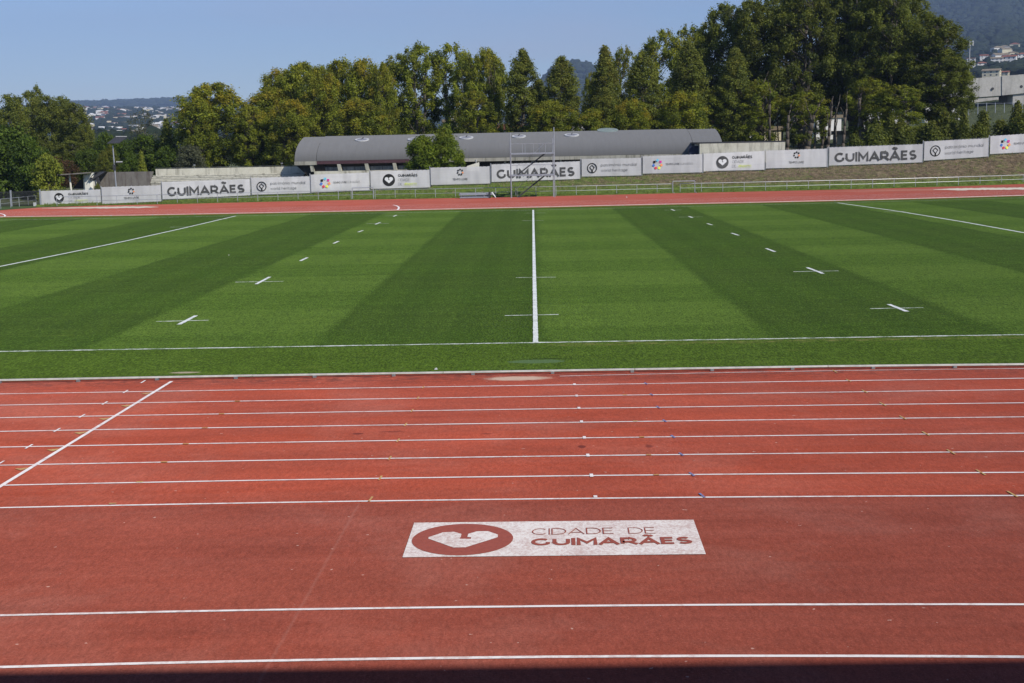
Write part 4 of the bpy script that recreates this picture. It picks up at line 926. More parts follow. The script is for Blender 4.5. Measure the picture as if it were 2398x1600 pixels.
def pole():
    Y0 = 96.6; B = AT(273, 440, Y0); T = AT(264, 341, Y0); b = empty('solar_lamp_post', 'slightly leaning lamp post with dark solar panel in front of the grey wall', 'lamp post', (B.x, Y0, 0)); dx = T.x-B.x
    z0 = 0.0; mb = MB(); mb.tube((0, 0, z0), (dx, 0, T.z), .075, .055, n=10); mb.build('pole', M_alu, b)
    q = [AT(254, 337, Y0), AT(283, 336, Y0), AT(293, 321.5, Y0), AT(267, 321.5, Y0)]
    mb = MB(); P = [(v.x-B.x, (-.45 if i < 2 else .55), v.z) for i, v in enumerate(q)]
    mb.prism(P, [(x, y, z+.06) for x, y, z in P]); pn = mb.build('solar_panel', M_dark, b)
    mb = MB(); e = [(x, y, z+.062) for x, y, z in P]; mb.tube(e[3], e[2], .04, n=4); mb.build('panel_edge', M_ring, pn)
    L_ = AT(269, 380, Y0); mb = MB(); mb.box((L_.x-B.x, -.12, L_.z-.09), (L_.x-B.x+.75, .12, L_.z-.02)); mb.build('lamp_arm', M_dark, b)
    mb = MB()
    for k in range(3): mb.box((L_.x-B.x+.16+k*.2, -.14, L_.z-.02), (L_.x-B.x+.31+k*.2, .14, L_.z+.08))
    mb.build('lamp_head', M_ring, b)
    c = AT(268, 392, Y0); mb = MB(); mb.box((c.x-B.x-.11, -.16, c.z-.28), (c.x-B.x+.11, .1, c.z+.28)); mb.build('control_box', M_dark, b)
pole()
# dark bar fence in the far left corner
bf = empty('bar_fence', 'dark vertical-bar fence behind the corner railing at the left', 'fence', (0, 0, 0))
a, b_ = AT(-20, 480, 91.5), AT(96, 476, 92.8); mb = MB()
for i in range(46):
    t = i/45; x, y = lerp(a.x, b_.x, t), lerp(a.y, b_.y, t); mb.box((x-.014, y-.014, .02), (x+.014, y+.014, 1.45))
for z in (.2, 1.35): mb.tube((a.x, a.y, z), (b_.x, b_.y, z), .02, n=4)
mb.build('bar_panel', M_dark, bf)
for u in (26.5, 95):
    p = AT(u, 470, interp(u, [-20, 96], [91.5, 92.8])-.03); mb = MB(); mb.box((p.x-.07, p.y-.05, 0), (p.x+.07, p.y+.05, 1.55)); mb.build('post', M_alu, bf)
mb = MB(); p = AT(82, 474, 91.9); mb.box((p.x-.06, 91.6, 0), (p.x+.2, 91.7, .35)); tag(mb.build('marker_block', M_ring), 'small white block at the end of corner railing', 'marker')
# ------------------------------------------------------------------ trees
def add_crown_mesh(name, C, Rr, leaf, m, tint_h, zmin, zmax, n, aspect=1.0):
    """C: cluster centres (k,3), Rr: cluster radii; n leaves in all"""
    k = len(C); C = np.array(C); Rr = np.array(Rr); w = Rr**2; idx = NR.choice(k, n, p=w/w.sum())
    d = NR.normal(size=(n, 3)); d /= np.linalg.norm(d, axis=1)[:, None]; rad = NR.random(n)**.55
    d[:, 2] *= .8
    tail = np.where(NR.random(n) < .22, 1.0+.55*NR.random(n), 1.0); ax = .7+.75*NR.random((k, 3)); ax[:, 2] *= 1.25
    P = C[idx]+d*ax[idx]*(Rr[idx]*rad*tail)[:, None]
    a = NR.normal(size=(n, 3)); a /= np.linalg.norm(a, axis=1)[:, None]
    nrm = d*.9+np.array([0, 0, .55])+NR.normal(size=(n, 3))*.55; nrm /= np.linalg.norm(nrm, axis=1)[:, None]
    t1 = np.cross(nrm, a); t1 /= np.linalg.norm(t1, axis=1)[:, None]; t2 = np.cross(nrm, t1)
    sz = leaf*(.4+1.1*NR.random(n))[:, None]
    V = np.empty((n, 4, 3)); V[:, 0] = P-t1*sz; V[:, 1] = P-t2*sz*.55*aspect; V[:, 2] = P+t1*sz; V[:, 3] = P+t2*sz*.55*aspect
    me = bpy.data.meshes.new(name); me.vertices.add(4*n); me.vertices.foreach_set('co', V.ravel())
    me.loops.add(4*n); me.loops.foreach_set('vertex_index', np.arange(4*n)); me.polygons.add(n)
    me.polygons.foreach_set('loop_start', np.arange(n)*4); me.polygons.foreach_set('loop_total', np.full(n, 4))
    me.materials.append(m); me.update()
    ct = NR.random(k)*.8; tone = np.clip(ct[idx]+NR.normal(size=n)*.18+.1, 0, 1); hh = (P[:, 2]-zmin)/(zmax-zmin)
    cy = (NR.random(k) < .35)*NR.random(k); tip = np.clip(cy[idx]*tint_h*np.clip(hh*1.6-.3, 0.1, 1)+(hh > .82)*tint_h*.4*NR.random(n), 0, 1)
    at = me.color_attributes.new('tint', 'FLOAT_COLOR', 'POINT'); col = np.ones((n, 4, 4)); col[:, :, 0] = tone[:, None]; col[:, :, 1] = tip[:, None]; col[:, :, 2] = 0
    at.data.foreach_set('color', col.ravel()); me.validate(); return me
def limb(mb, a, b, r0, r1, n=6, bend=.06):
    a = Vector(a); b = Vector(b); L_ = (b-a).length; pts = [a]
    for k in (1, 2): pts.append(a.lerp(b, k/3)+Vector((R.uniform(-1, 1), R.uniform(-1, 1), R.uniform(-.3, .5)))*L_*bend)
    pts.append(b)
    for i in range(3): mb.tube(pts[i], pts[i+1], lerp(r0, r1, i/3), lerp(r0, r1, (i+1)/3), n)
    return pts
PROF = {
 'round': lambda t: min(1, t/.2+.35)**.6*(1-max(0, (t-.45)/.56)**2.8)**.5, 'poplar': lambda t: min(1, t/.2+.35)*(1-max(0, (t-.30)/.71)**1.7)**.62,
 'tall': lambda t: min(1, t/.35+.25)**.7*(1-max(0, (t-.5)/.51)**2.4)**.5, 'cone': lambda t: (1-t)**.75*min(1, t*6+.35), 'shrub': lambda t: max(.0, 1-t*t)**.5, 'dome': lambda t: max(0, 1-t**2.2)**.5 }
def tree_variant(kind, H, Rad, zc, ncl, nl, leaf, m, bark, tint=.6, stems=1, clr=(.16, .30), lean=.03, gaps=.0, lobes=0):
    """crown from height zc to H, clusters on limbs; returns (trunk mesh, crown mesh)"""
    mb = MB(); C = []; Rr = []; f = PROF[kind]
    lob = [(R.uniform(0, 2*math.pi), R.uniform(.15, .9), R.uniform(.75, 1.15)) for _ in range(lobes)]
    tr = Rad*.05+H*.008
    for s_ in range(stems):
        ang = R.uniform(0, 6.28); off = Rad*.28*(stems > 1)
        top = Vector((math.cos(ang)*off*1.6+R.uniform(-1, 1)*H*lean, math.sin(ang)*off*1.6+R.uniform(-1, 1)*H*lean, H*.93))
        base = Vector((math.cos(ang)*off*.35, math.sin(ang)*off*.35, -.3))
        P = [base.lerp(top, k/6)+(Vector((R.uniform(-1, 1), R.uniform(-1, 1), 0))*H*.008 if 0 < k < 6 else Vector()) for k in range(7)]
        for k in range(6): mb.tube(P[k], P[k+1], tr*(1-k/6.3), tr*(1-(k+1)/6.3), 8)
        for c in range(ncl//stems):
            t = (c+R.random())/(ncl/stems); t = min(.985, t**.92); z = lerp(zc, H, t); a = R.uniform(0, 2*math.pi)
            rr = Rad*f(t)*R.uniform(.90, 1.06)
            for (la, lt, lr) in lob:
                da = abs((a-la+math.pi) % (2*math.pi)-math.pi)
                if da < .9 and abs(t-lt) < .25: rr *= lr
            q = math.sqrt(R.random()) if R.random() > .55 else R.uniform(.75, 1.0)
            cr = Rad*R.uniform(*clr)
            rho = max(0, rr*q-cr*.6)
            p = Vector((rho*math.cos(a), rho*math.sin(a), z))
            if gaps and R.random() < gaps: continue
            C.append(tuple(p)); Rr.append(cr*(.75 if t > .9 else 1))
            if R.random() < .5:
                ti = max(.08, min(.93, (z-Rad*.55*q)/H)); i = min(5, int(ti*6/.93)); st = P[i].lerp(P[i+1], min(1, max(0, ti*6/.93-i)))
                limb(mb, st, p, tr*.32*(1-ti*.6), .02, 5)
    n = len(mb.V); me = bpy.data.meshes.new('trunk'); me.from_pydata(mb.V, [], mb.F); me.materials.append(bark); me.polygons.foreach_set('use_smooth', [True]*len(me.polygons)); me.update()
    return me, add_crown_mesh('crown', C, Rr, leaf, m, tint, zc, H, nl), H, Rad
VAR = {
 'plane': [tree_variant('round', 16, 5.2, 2.0, 230, 38000, .15, L_plane, M_bark, .95, 2, (.10, .21), lobes=5) for _ in range(4)],
 'open': [tree_variant('round', 17, 4.6, 2.5, 170, 22000, .15, L_plane, M_barkp, .5, 2, (.09, .20), gaps=.12, lobes=6) for _ in range(2)],
 'poplar': [tree_variant('poplar', 16, 3.0, 1.2, 300, 33000, .115, L_pop, M_barkp, .75, 1, (.12, .25), lobes=3) for _ in range(3)],
 'tall': [tree_variant('tall', 23, 5.6, 4.8, 320, 44000, .155, L_tall, M_barkp, .5, 2, (.09, .18), lean=.05, gaps=.10, lobes=6) for _ in range(3)],
 'dome': [tree_variant('dome', 9, 5.0, .3, 130, 21000, .20, L_dark, M_bark, .4, 1, (.16, .30))],
 'left': [tree_variant('tall', 15, 3.6, 1.0, 170, 22000, .14, L_pop, M_barkp, .25, 1, (.13, .26), gaps=.08, lobes=4) for _ in range(2)],
 'cone': [tree_variant('cone', 6, 1.8, .2, 80, 6500, .14, L_yel, M_bark, .6, 1, (.18, .34)), tree_variant('cone', 8, 2.6, .3, 120, 12000, .17, L_pop, M_bark, .4, 1, (.16, .30))],
 'mid': [tree_variant('round', 7, 2.4, .4, 130, 22000, .13, L_mid, M_bark, .5, 1, (.18, .32)), ],
 'midc': [tree_variant('poplar', 8, 2.9, .3, 130, 22000, .12, L_mid, M_bark, 1.0, 1, (.18, .30))],
 'willow': [tree_variant('round', 7, 3.0, .3, 80, 8000, .15, L_grey, M_bark, .4, 1, (.18, .30))],
 'sparse': [tree_variant('round', 12, 4.0, 3.0, 60, 2200, .16, L_grey, M_barkp, .5, 2, (.14, .26))],
 'darkround': [tree_variant('round', 8, 4.0, .3, 110, 13000, .18, L_dark, M_bark, .5, 1, (.16, .30))],
 'yellow': [tree_variant('round', 6, 2.6, .2, 80, 7500, .16, L_yel, M_bark, .6, 1, (.20, .34))],
 'red': [tree_variant('round', 6, 2.4, .3, 60, 4200, .14, L_red, M_bark, .6, 1, (.18, .32))],
 'shrub': [tree_variant('shrub', 3.2, 1.7, .0, 60, 5200, .11, L_tall, M_bark, .6, 1, (.24, .40)) for _ in range(2)],
 'cshrub': [tree_variant('cone', 4.2, 1.5, .0, 70, 5200, .11, L_tall, M_bark, .9, 1, (.24, .40)) for _ in range(2)],
}
CNT = {}
def tree(kind, u, vtop, wpx, Y, label, name='tree', cat='tree', group=None, zbot=None, rz=None):
    vs = VAR[kind]; c = CNT.get(kind, 0); CNT[kind] = c+1; tm, cm, H0, R0 = vs[c % len(vs)]
    T = AT(u, vtop, Y); zb = TZ(T.x, Y) if zbot is None else zbot; h = T.z-zb; D = Y-CY
    e = empty(name, label, cat, (T.x, Y, zb-.05), group, rz if rz is not None else R.uniform(0, 6.28))
    wpx *= {'plane': 1.22, 'open': 1.2, 'poplar': 1.12, 'tall': 1.2, 'left': 1.15}.get(kind, 1.05)
    s_ = (wpx/F*D)/(2*R0*1.03); e.scale = (s_, s_, (h+.05)/(H0*1.01))
    for nm, me in (('trunk', tm), ('crown', cm)):
        o = bpy.data.objects.new(nm, me); COL.objects.link(o); o.parent = e
    return e
T_ = tree
# far left group
for i, (u, v, w, Y, lb) in enumerate([(-35,228,110,150,'outermost grey-green poplar at the left edge of photo'),(22,222,95,147,'grey-green poplar above the dark round tree at left edge'),(62,214,70,152,'grey-green poplar with twin tops in the left group'),(85,201,44,155,'narrow poplar poking above the left group'),
        (112,224,80,149,'feathery poplar in the middle of left group'),(146,226,70,152,'feathery poplar near the right of left group'),(172,240,80,148,'last tall poplar of left group beside the distant town'),(196,292,60,146,'thin low poplar at right foot of the left group')]):
    T_('left', u, v, w, Y, lb, 'poplar_tree', 'poplar', 'poplars in the far left group')
T_('dome', 12, 303, 205, 108, 'big dark green rounded tree at the left edge', zbot=0)
T_('darkround', 66, 328, 95, 104, 'dark green tree between big left tree and the yellow one', zbot=0)
T_('yellow', 108, 366, 78, 101, 'bright yellow-green tree left of the shelter', zbot=0)
T_('yellow', 84, 340, 40, 106, 'small yellow treetop behind the dark left tree', zbot=0)
T_('red', 128, 366, 50, 112, 'dark red-leaved tree behind the yellow-green tree', 'russet_tree')
T_('red', 150, 376, 70, 118, 'russet brown tree above the shelter roof', 'russet_tree')
T_('left', 165, 330, 90, 130, 'dull green tree behind the shelter roof')
T_('darkround', 205, 352, 85, 122, 'dark bush-like tree right of the shelter roof')
T_('darkround', 246, 315, 66, 128, 'dark round tree just left of the lamp post')
T_('poplar', 258, 340, 48, 118, 'olive upright tree behind the lamp post')
T_('darkround', 285, 332, 62, 126, 'dark tree right of the solar panel')
T_('poplar', 240, 352, 40, 116, 'slim olive tree left of the lamp post', 'small_poplar')
T_('cone', 330, 357, 38, 114, 'small bright yellow-green conical tree above the grey wall', 'conical_tree')
T_('sparse', 330, 256, 74, 140, 'half-bare tree with pale branches before the distant town', 'bare_tree')
T_('darkround', 340, 322, 110, 132, 'broad dark tree behind the yellow conical tree')
T_('darkround', 305, 372, 60, 117, 'low dark tree left of the yellow conical tree')
T_('cone', 389, 284, 74, 130, 'tall conical green tree before the distant town', 'conical_tree')
T_('darkround', 395, 345, 75, 128, 'dark lower tree in front of the tall conical tree')
T_('willow', 445, 342, 78, 124, 'grey-green willow left of the first big plane tree', 'willow_tree')
T_('shrub', 193+35, 432, 24, 102, 'small green bush at the foot of the grey wall', 'bush', 'bush', zbot=.2)
# plane trees behind the terraces and the hall
PG = 'plane trees behind the hall'
for (k, u, v, w, Y, lb) in [
 ('plane',500,196,168,130,'large rounded plane tree standing alone left of the row'), ('plane',462,232,80,127,'left shoulder of foliage beside the lone plane tree'),
 ('plane',628,205,130,132,'orange-tipped plane tree beginning the long row'),('plane',655,163,110,138,'higher plane tree behind the orange-tipped one'),
 ('plane',705,148,120,136,'plane tree above the left end of hall roof'),('plane',750,158,100,131,'fuller front plane tree above the first skylight'),
 ('plane',795,141,110,137,'plane tree with yellow flecks over the left half of roof'),('plane',850,139,105,133,'yellow-green plane tree left of the orange crown'),
 ('plane',893,150,70,130,'narrow plane tree with orange top'),('open',930,128,95,137,'airy plane tree left of the tall central pair'),
 ('open',975,104,120,134,'tall airy plane tree, left of the central pair'),('open',1052,104,115,136,'tall airy plane tree, right of the central pair'),
 ('open',1096,130,80,131,'yellow-green open tree over the small round trees'),('plane',1135,116,85,132,'bright pointed plane tree right of the central pair'),
 ('open',1165,140,60,138,'thin dark tree beside the first columnar poplar'),
 ('plane',590,250,90,128,'lower plane tree in the gap beside the lone one'),('plane',680,235,110,126,'low full plane tree behind the left end of roof'),
 ('plane',840,232,130,125,'low full plane tree behind the hall between skylights'),('open',1110,215,110,125,'low sunlit open tree behind the hall roof')]:
    T_(k, u, v, w, Y, lb, 'plane_tree', 'tree', PG)
# columnar poplars
CG = 'columnar poplars behind the hall'
for (u, v, w, Y, lb) in [(1224,115,112,127,'columnar poplar with russet top, left of scaffold mast'),(1262,185,70,131,'shorter poplar between the first two columnar ones'),(1315,131,108,126,'rounded columnar poplar above the scaffold tower'),
 (1416,107,98,127,'pointed columnar poplar right of the small blue hill'),(1418,205,84,123,'lower fresh green poplar in front of the pointed one'),(1505,118,104,127,'olive columnar poplar above the right end of roof'),
 (1612,95,108,127,'golden-topped columnar poplar left of the tall wood'),(1722,112,92,127,'yellow-streaked columnar poplar at the edge of tall wood')]:
    T_('poplar', u, v, w, Y, lb, 'poplar_tree', 'poplar', CG)
for (k, u, v, w, Y, lb) in [('open',1388,170,50,133,'dark thin tree left of the pointed poplar'),('open',1462,112,75,136,'dark leafy tree between two columnar poplars'),
 ('plane',1290,238,110,123,'low bushy tree behind the tower mast'),('plane',1390,255,90,122,'low bushy tree left of the greenish skylight'),('plane',1480,235,100,122,'low bushy tree behind the right roof'),('plane',1600,215,120,122,'low bushy tree right end of hall roof'),
 ('open',1552,72,110,140,'tall dark tree behind the olive columnar poplar'),('open',1612,62,100,143,'tall dark tree behind the golden-topped poplar'),('open',1655,55,80,146,'thin-branched tree stepping up to the tall wood')]:
    T_(k, u, v, w, Y, lb, 'leafy_tree', 'tree', 'leafy trees among the columnar poplars')
TG = 'tall poplars of the right-hand wood'
for (u, v, w, Y, lb) in [(1700,8,125,142,'first tall poplar of the right wood, rising above the frame centre'),(1760,0,130,138,'second tall poplar of the right wood'),(1822,-22,130,145,'tall poplar whose crown passes the top edge, third in wood'),
 (1880,-35,150,136,'pale-barked tall poplar in the middle of wood'),(1945,-40,150,141,'tall poplar just right of the pale-barked one'),(2010,-48,150,137,'tall poplar above the last big city banner'),(2070,-40,140,134,'tall poplar with broad crown near the right of wood'),
 (2128,-22,130,138,'tall poplar next to last in the right wood'),(2190,40,150,131,'outer tall poplar of wood, beside the mountain'),(2215,130,125,128,'lowest right poplar reaching towards the concrete bridge')]:
    T_('tall', u, v, w, Y, lb, 'tall_poplar', 'poplar', TG)
for (u, v, w, Y, lb) in [(1770,190,120,127,'lower leafy tree behind the concrete box wall'),(1690,200,100,128,'lower leafy tree at the right end of hall'),(1885,215,110,126,'lower leafy tree over the leaning trunks'),(2110,200,120,125,'lower leafy tree over the last banners'),(2035,185,110,128,'lower leafy tree left of the dark hedge')]:
    T_('open', u, v, w, Y, lb, 'understorey_tree', 'tree', 'lower trees within the right-hand wood')
# bare trunks seen below the crowns at the right
def trunk(ub, vb, ut, vt, wpx, Y, pale, label):
    Y += 12.0; b = AT(ub, vb, Y); t = AT(ut, vt, Y); r = wpx/F*(Y-CY)/2*.85; zb = TZ(b.x, Y)-.1; e = empty('leaning_trunk', label, 'tree trunk', (b.x, Y, zb), 'bare trunks below the crowns of the wood')
    mb = MB(); n = 5; P = [Vector((0, 0, 0))]; d = Vector((t.x-b.x, R.uniform(-.5, .8), t.z-zb))
    for k in range(1, n+1): P.append(d*(k/n)+Vector((math.sin(k*1.3)*.04, 0, 0)))
    for k in range(n): mb.tube(P[k], P[k+1], r*(1.15-.5*k/n), r*(1.15-.5*(k+1)/n), 8)
    mb.build('trunk', M_barkp if pale else M_bark, e, smooth=True)
    for k in range(3):
        mb = MB(); q = P[3+k % 3]; limb(mb, q, q+Vector((R.uniform(-1.2, 1.2), R.uniform(-1, 1), R.uniform(1.2, 2.6))), r*.35, .03, 5)
        mb.build('limb', M_barkp if pale else M_bark, e, smooth=True)
for a in [(1774,345,1777,215,7,114,False,'dark straight trunk, first behind the box wall'),(1787,345,1790,225,6,115,False,'brown trunk, second behind the box wall'),(1801,345,1803,215,7,113,False,'dark straight trunk, third behind the box wall'),(1823,345,1822,250,3.5,116,False,'thin grey trunk behind the right of box wall'),
          (1842,372,1848,270,10,111,False,'mossy trunk at the right corner of box wall'),(1887,374,1905,270,15,112,False,'thick leaning trunk above the grey flower banner'),(1906,374,1913,285,7,113,True,'slim pale trunk right of the thick leaning one'),(1922,372,1938,280,6,113,False,'slim trunk leaning right over grass'),
          (1936,371,1946,260,9,112,False,'dark trunk left of the banner gap'),(1954,368,1961,270,9,113,True,'dark trunk right of the banner gap'),(1972,366,1984,255,8,112,False,'outermost leaning trunk above big banner'),(2016,360,2014,230,10,114,False,'dark upright trunk above the last big banner'),(1870,372,1868,290,6,115,False,'thin dark trunk between box wall and thick trunk')]:
    trunk(*a)
# small trees and shrubs near the fence
T_('mid', 990, 321, 90, 101.5, 'dense round dark green small tree in front of hall', 'round_tree', zbot=1.0)
T_('midc', 1043, 297, 92, 102.2, 'pointed olive small tree beside the round one before hall', 'round_tree', zbot=1.0)
SH = 'shrubs along the fence at the right'
for (k, u, v, w, Y, lb) in [('shrub',2052,296,90,110,'wide green shrub left end of hedge'),('shrub',2110,285,80,111,'shrub below the tall poplars with lit top'),('cshrub',2088,270,60,112,'upright leafy shrub behind the hedge'),('shrub',2165,300,90,112,'dark shrub in the middle of hedge'),
 ('cshrub',2212,262,62,111,'dull upright shrub left of the red-tipped one'),('cshrub',2258,258,52,110,'red-tipped upright shrub second from the tall right one'),('shrub',2232,285,70,111.5,'shrub behind the heritage banner'),('cshrub',2304,262,64,112,'rounded upright shrub below the bridge'),('shrub',2345,285,80,112,'low shrub right of the rounded one'),
 ('cshrub',2384,240,70,113,'tall shrub at the right edge'),('shrub',2400,270,90,110,'shrub cut by the right edge'),('shrub',2000,318,60,109,'small shrub above the big banner'),('shrub',2290,292,70,110.5,'low leafy shrub behind the last banner post'),('shrub',2185,288,80,111,'low shrub before dark hedge shade')]:
    T_(k, u, v, w, Y, lb, 'hedge_shrub', 'shrub', SH)
# ------------------------------------------------------------------ distant buildings
WALLS = [mat('white_render', (.68, .66, .62), (.78, .76, .72), .3, .9), mat('cream_render', (.62, .55, .38), (.70, .64, .46), .3, .9), mat('grey_render', (.38, .37, .36), (.46, .45, .44), .3, .9), mat('pink_brick', (.40, .20, .15), (.48, .27, .20), .3, .9)]
M_tile = mat('terracotta_tiles', (.20, .075, .048), (.29, .115, .075), .6, .9); M_tileg = mat('weathered_tiles', (.20, .16, .11), (.28, .23, .16), .6, .9)
M_pane = mat('dark_panes', (.05, .06, .07), (.08, .09, .10), 1, .3)
def house(x, y, w, d, h, rz, wm, rm, label, kind='gable', floors=2, parts=True, name='house', cat='house', group=None, zoff=0.0, sink=True):
    z = TZ(x, y)+zoff; e = empty(name, label, cat, (x, y, z), group, rz)
    mb = MB(); mb.box((-w/2, -d/2, -3 if sink else 0), (w/2, d/2, h))
    rh = min(w, d)*.17
    if kind == 'gable': mb.add([(-w/2, -d/2, h), (-w/2, d/2, h), (-w/2, 0, h+rh), (w/2, -d/2, h), (w/2, d/2, h), (w/2, 0, h+rh)], [(0, 2, 1), (3, 4, 5)])
    mb.build('wall', wm, e)
    mb = MB(); o = .5
    if kind == 'gable':
        for s_ in (-1, 1):
            a = [(-w/2-o, s_*(d/2+o), h-.12), (w/2+o, s_*(d/2+o), h-.12), (w/2+o, 0, h+rh+.12), (-w/2-o, 0, h+rh+.12)]
            mb.prism(a, [(p, q, r+.22) for p, q, r in a])
    elif kind == 'hip':
        q = min(w, d)/2; mb.add([(-w/2-o, -d/2-o, h), (w/2+o, -d/2-o, h), (w/2+o, d/2+o, h), (-w/2-o, d/2+o, h), (-w/2+q, 0, h+rh+.4), (w/2-q, 0, h+rh+.4)], [(0, 1, 5, 4), (1, 2, 5), (2, 3, 4, 5), (3, 0, 4), (0, 3, 2, 1)])
    else: mb.box((-w/2-.2, -d/2-.2, h+.01), (w/2+.2, d/2+.2, h+.5))
    mb.build('roof', rm, e)
    if parts:
        fh = h/floors; n = max(2, int(w/3.2))
        for f in range(floors):
            for k in range(n):
                xx = -w/2+(k+.5)*w/n; mb = MB(); mb.box((xx-.55, -d/2-.04, f*fh+fh*.3), (xx+.55, -d/2+.02, f*fh+fh*.8)); mb.build('window', M_pane, e)
            for k in range(max(1, int(d/4))):
                yy = -d/2+(k+.5)*d/max(1, int(d/4)); mb = MB(); mb.box((w/2-.02, yy-.55, f*fh+fh*.3), (w/2+.04, yy+.55, f*fh+fh*.8)); mb.build('window', M_pane, e)
    return e
def hpx(u, v, wpx, hpx_, D, **k):                               # place by base pixel and distance
    D = D*2.45 if u < 450 else (D*2.1 if u > 2262 else D)
    Y = D+CY; p = AT(u, v, Y); w = wpx/F*D; h = hpx_/F*D
    e = house(p.x, Y, w, k.pop('d', w*.6), h, k.pop('rz', 0.0), **k); e.location.z = p.z; return e
W0, W1, W2, W3 = WALLS
# right hillside
for (u, v, w, h, D, rz, wm, rm, kd, lb) in [
 (2322,180,38,13,430,.5,W1,M_tileg,'gable','cream gabled house with weathered roof above the bridge'), (2352,178,20,8,440,.5,W1,M_tile,'gable','cream lower wing with red roof right of the gabled house'),
 (2299,158,22,9,520,.1,W0,M_tile,'hip','white house with red hipped roof left, above the bridge'), (2334,147,26,9,560,.3,W0,M_tileg,'gable','white house below the wooded mountain, middle of slope'),
 (2364,148,30,14,560,.5,W0,M_tile,'gable','large white gabled house with red roof on the slope'), (2396,140,26,12,590,.2,W0,M_tile,'hip','white house with red roof at the right edge'),
 (2304,138,18,7,620,.2,W0,M_tile,'gable','small white house high on the slope at left'), (2320,139,12,6,640,.4,W3,M_tile,'hip','small pink house high on the slope'), (2342,137,18,8,640,.1,W0,M_tileg,'gable','white house under the tree line'),
 (2274,150,18,12,500,.4,W0,M_tile,'flat','white block beside the telecom mast'), (2382,165,24,9,490,.3,W0,M_tile,'hip','white house with red roof right of the gabled cream house'), (2347,160,24,8,520,.2,W2,M_tile,'hip','grey house between the white ones'), (2402,172,22,8,470,.4,W2,M_tileg,'gable','grey house at the right edge above bridge')]:
    hpx(u, v, w, h, D, rz=-rz, wm=wm, rm=rm, kind=kd, label=lb, group='houses on the right hillside')
# houses seen through the trees
for (u, v, w, h, D, wm, rm, kd, lb) in [
 (1755,325,50,36,190,W0,M_tile,'gable','white house with red roof glimpsed between trunks'), (1640,330,60,40,195,W0,M_tile,'gable','red-roofed house glimpsed right of hall roof'), (1795,345,60,38,165,W1,M_tileg,'flat','cream wall glimpsed behind straight trunks'),
 (1375,318,70,30,200,W0,M_tileg,'flat','white building glimpsed above the greenish skylight'), (1465,316,26,20,190,W3,M_tile,'gable','small red-roofed house glimpsed between poplars'), (1190,312,50,10,200,W2,M_tile,'gable','red roof glimpsed left of the scaffold mast'),
 (1065,312,50,24,210,W0,M_tileg,'flat','white building glimpsed behind the pointed olive tree'), (1075,282,44,12,320,W0,M_tileg,'flat','white building glimpsed higher between plane trees'), (1935,300,60,22,210,W0,M_tileg,'flat','white building glimpsed behind the right wood'),
 (2060,262,110,34,240,W0,M_tileg,'flat','pale long building glimpsed behind tall poplars'), (1985,338,60,22,170,W1,M_tileg,'flat','cream wall glimpsed behind leaning trunks'), (910,298,30,14,330,W3,M_tile,'flat','pink block glimpsed between plane trees'), (1500,300,50,20,230,W0,M_tile,'gable','white house glimpsed behind the olive poplar'), (2200,262,80,22,300,W0,M_tileg,'flat','pale wall glimpsed left of the concrete bridge')]:
    hpx(u, v, w, h, D, wm=wm, rm=rm, kind=kd, label=lb, parts=False, group='houses glimpsed through the trees')
# town on the left hill
for (u, v, w, h, D, wm, rm, kd, lb) in [
 (206,262,18,8,1250,W0,M_tileg,'flat','white villa on the crest of left hill'), (368,272,20,11,1300,W0,M_tileg,'flat','white apartment block beside the half-bare tree'), (378,272,12,12,1290,W3,M_tile,'flat','pink apartment block in the town'), (402,278,34,10,1250,W3,M_tileg,'flat','long pink apartment block left of the lone plane tree'), (392,284,40,7,1150,W0,M_tileg,'flat','pale long block below the pink one'),
 (300,312,34,7,620,W0,M_tile,'gable','long white shed with red roof in the town'), (318,322,30,9,560,W2,M_tileg,'flat','grey industrial shed below the red-roofed one'), (420,318,22,9,600,W1,M_tile,'gable','cream house with red roof left of the plane tree'), (422,330,26,7,520,W0,M_tile,'gable','red-roofed house low at the plane tree edge'),
 (245,317,18,4,650,W1,M_tileg,'flat','low cream block above the dark round tree'), (275,321,30,3,560,W0,M_tileg,'flat','low white block right above the lamp post'), (286,294,22,8,900,W2,M_tileg,'flat','tan retaining building on the wooded slope')]:
    hpx(u, v, w, h, D, wm=wm, rm=rm, kind=kd, label=lb, parts=False, name='town_building', cat='building', group='larger buildings of the distant town')
tn = 0
for i in range(170):
    D = R.choice([R.uniform(1200, 2000), R.uniform(2100, 3500), R.uniform(2300, 3500)]); u = R.uniform(186, 432); Y = D+CY
    x = CX+(u-1239)/F*D; k = 'small distant %s house on the hazy left hillside' % (('white', 'cream', 'grey', 'pink')[i % 4])
    house(x, Y, R.uniform(9, 17), R.uniform(8, 12), R.uniform(6, 12), R.uniform(-.6, .6), WALLS[i % 4 if i % 4 < 3 and i % 3 else 0], R.choice([M_tile, M_tileg, WALLS[0]]), 'tiny pale house of the distant town on the left hill', R.choice(['gable', 'hip', 'flat']), parts=False, name='town_house', cat='house', group='tiny houses of the distant town')
for i in range(16):
    D = R.uniform(1300, 2000); u = R.uniform(2285, 2470); x = CX+(u-1239)/F*D
    house(x, D+CY, R.uniform(9, 15), R.uniform(8, 11), R.uniform(6, 9), R.uniform(-.6, .3), R.choice([W0, W0, W1]), R.choice([M_tile, M_tile, M_tileg]), 'tiny white house among trees below the mountain at right', R.choice(['gable', 'hip']), parts=False, name='hill_house', cat='house', group='tiny houses below the mountain')
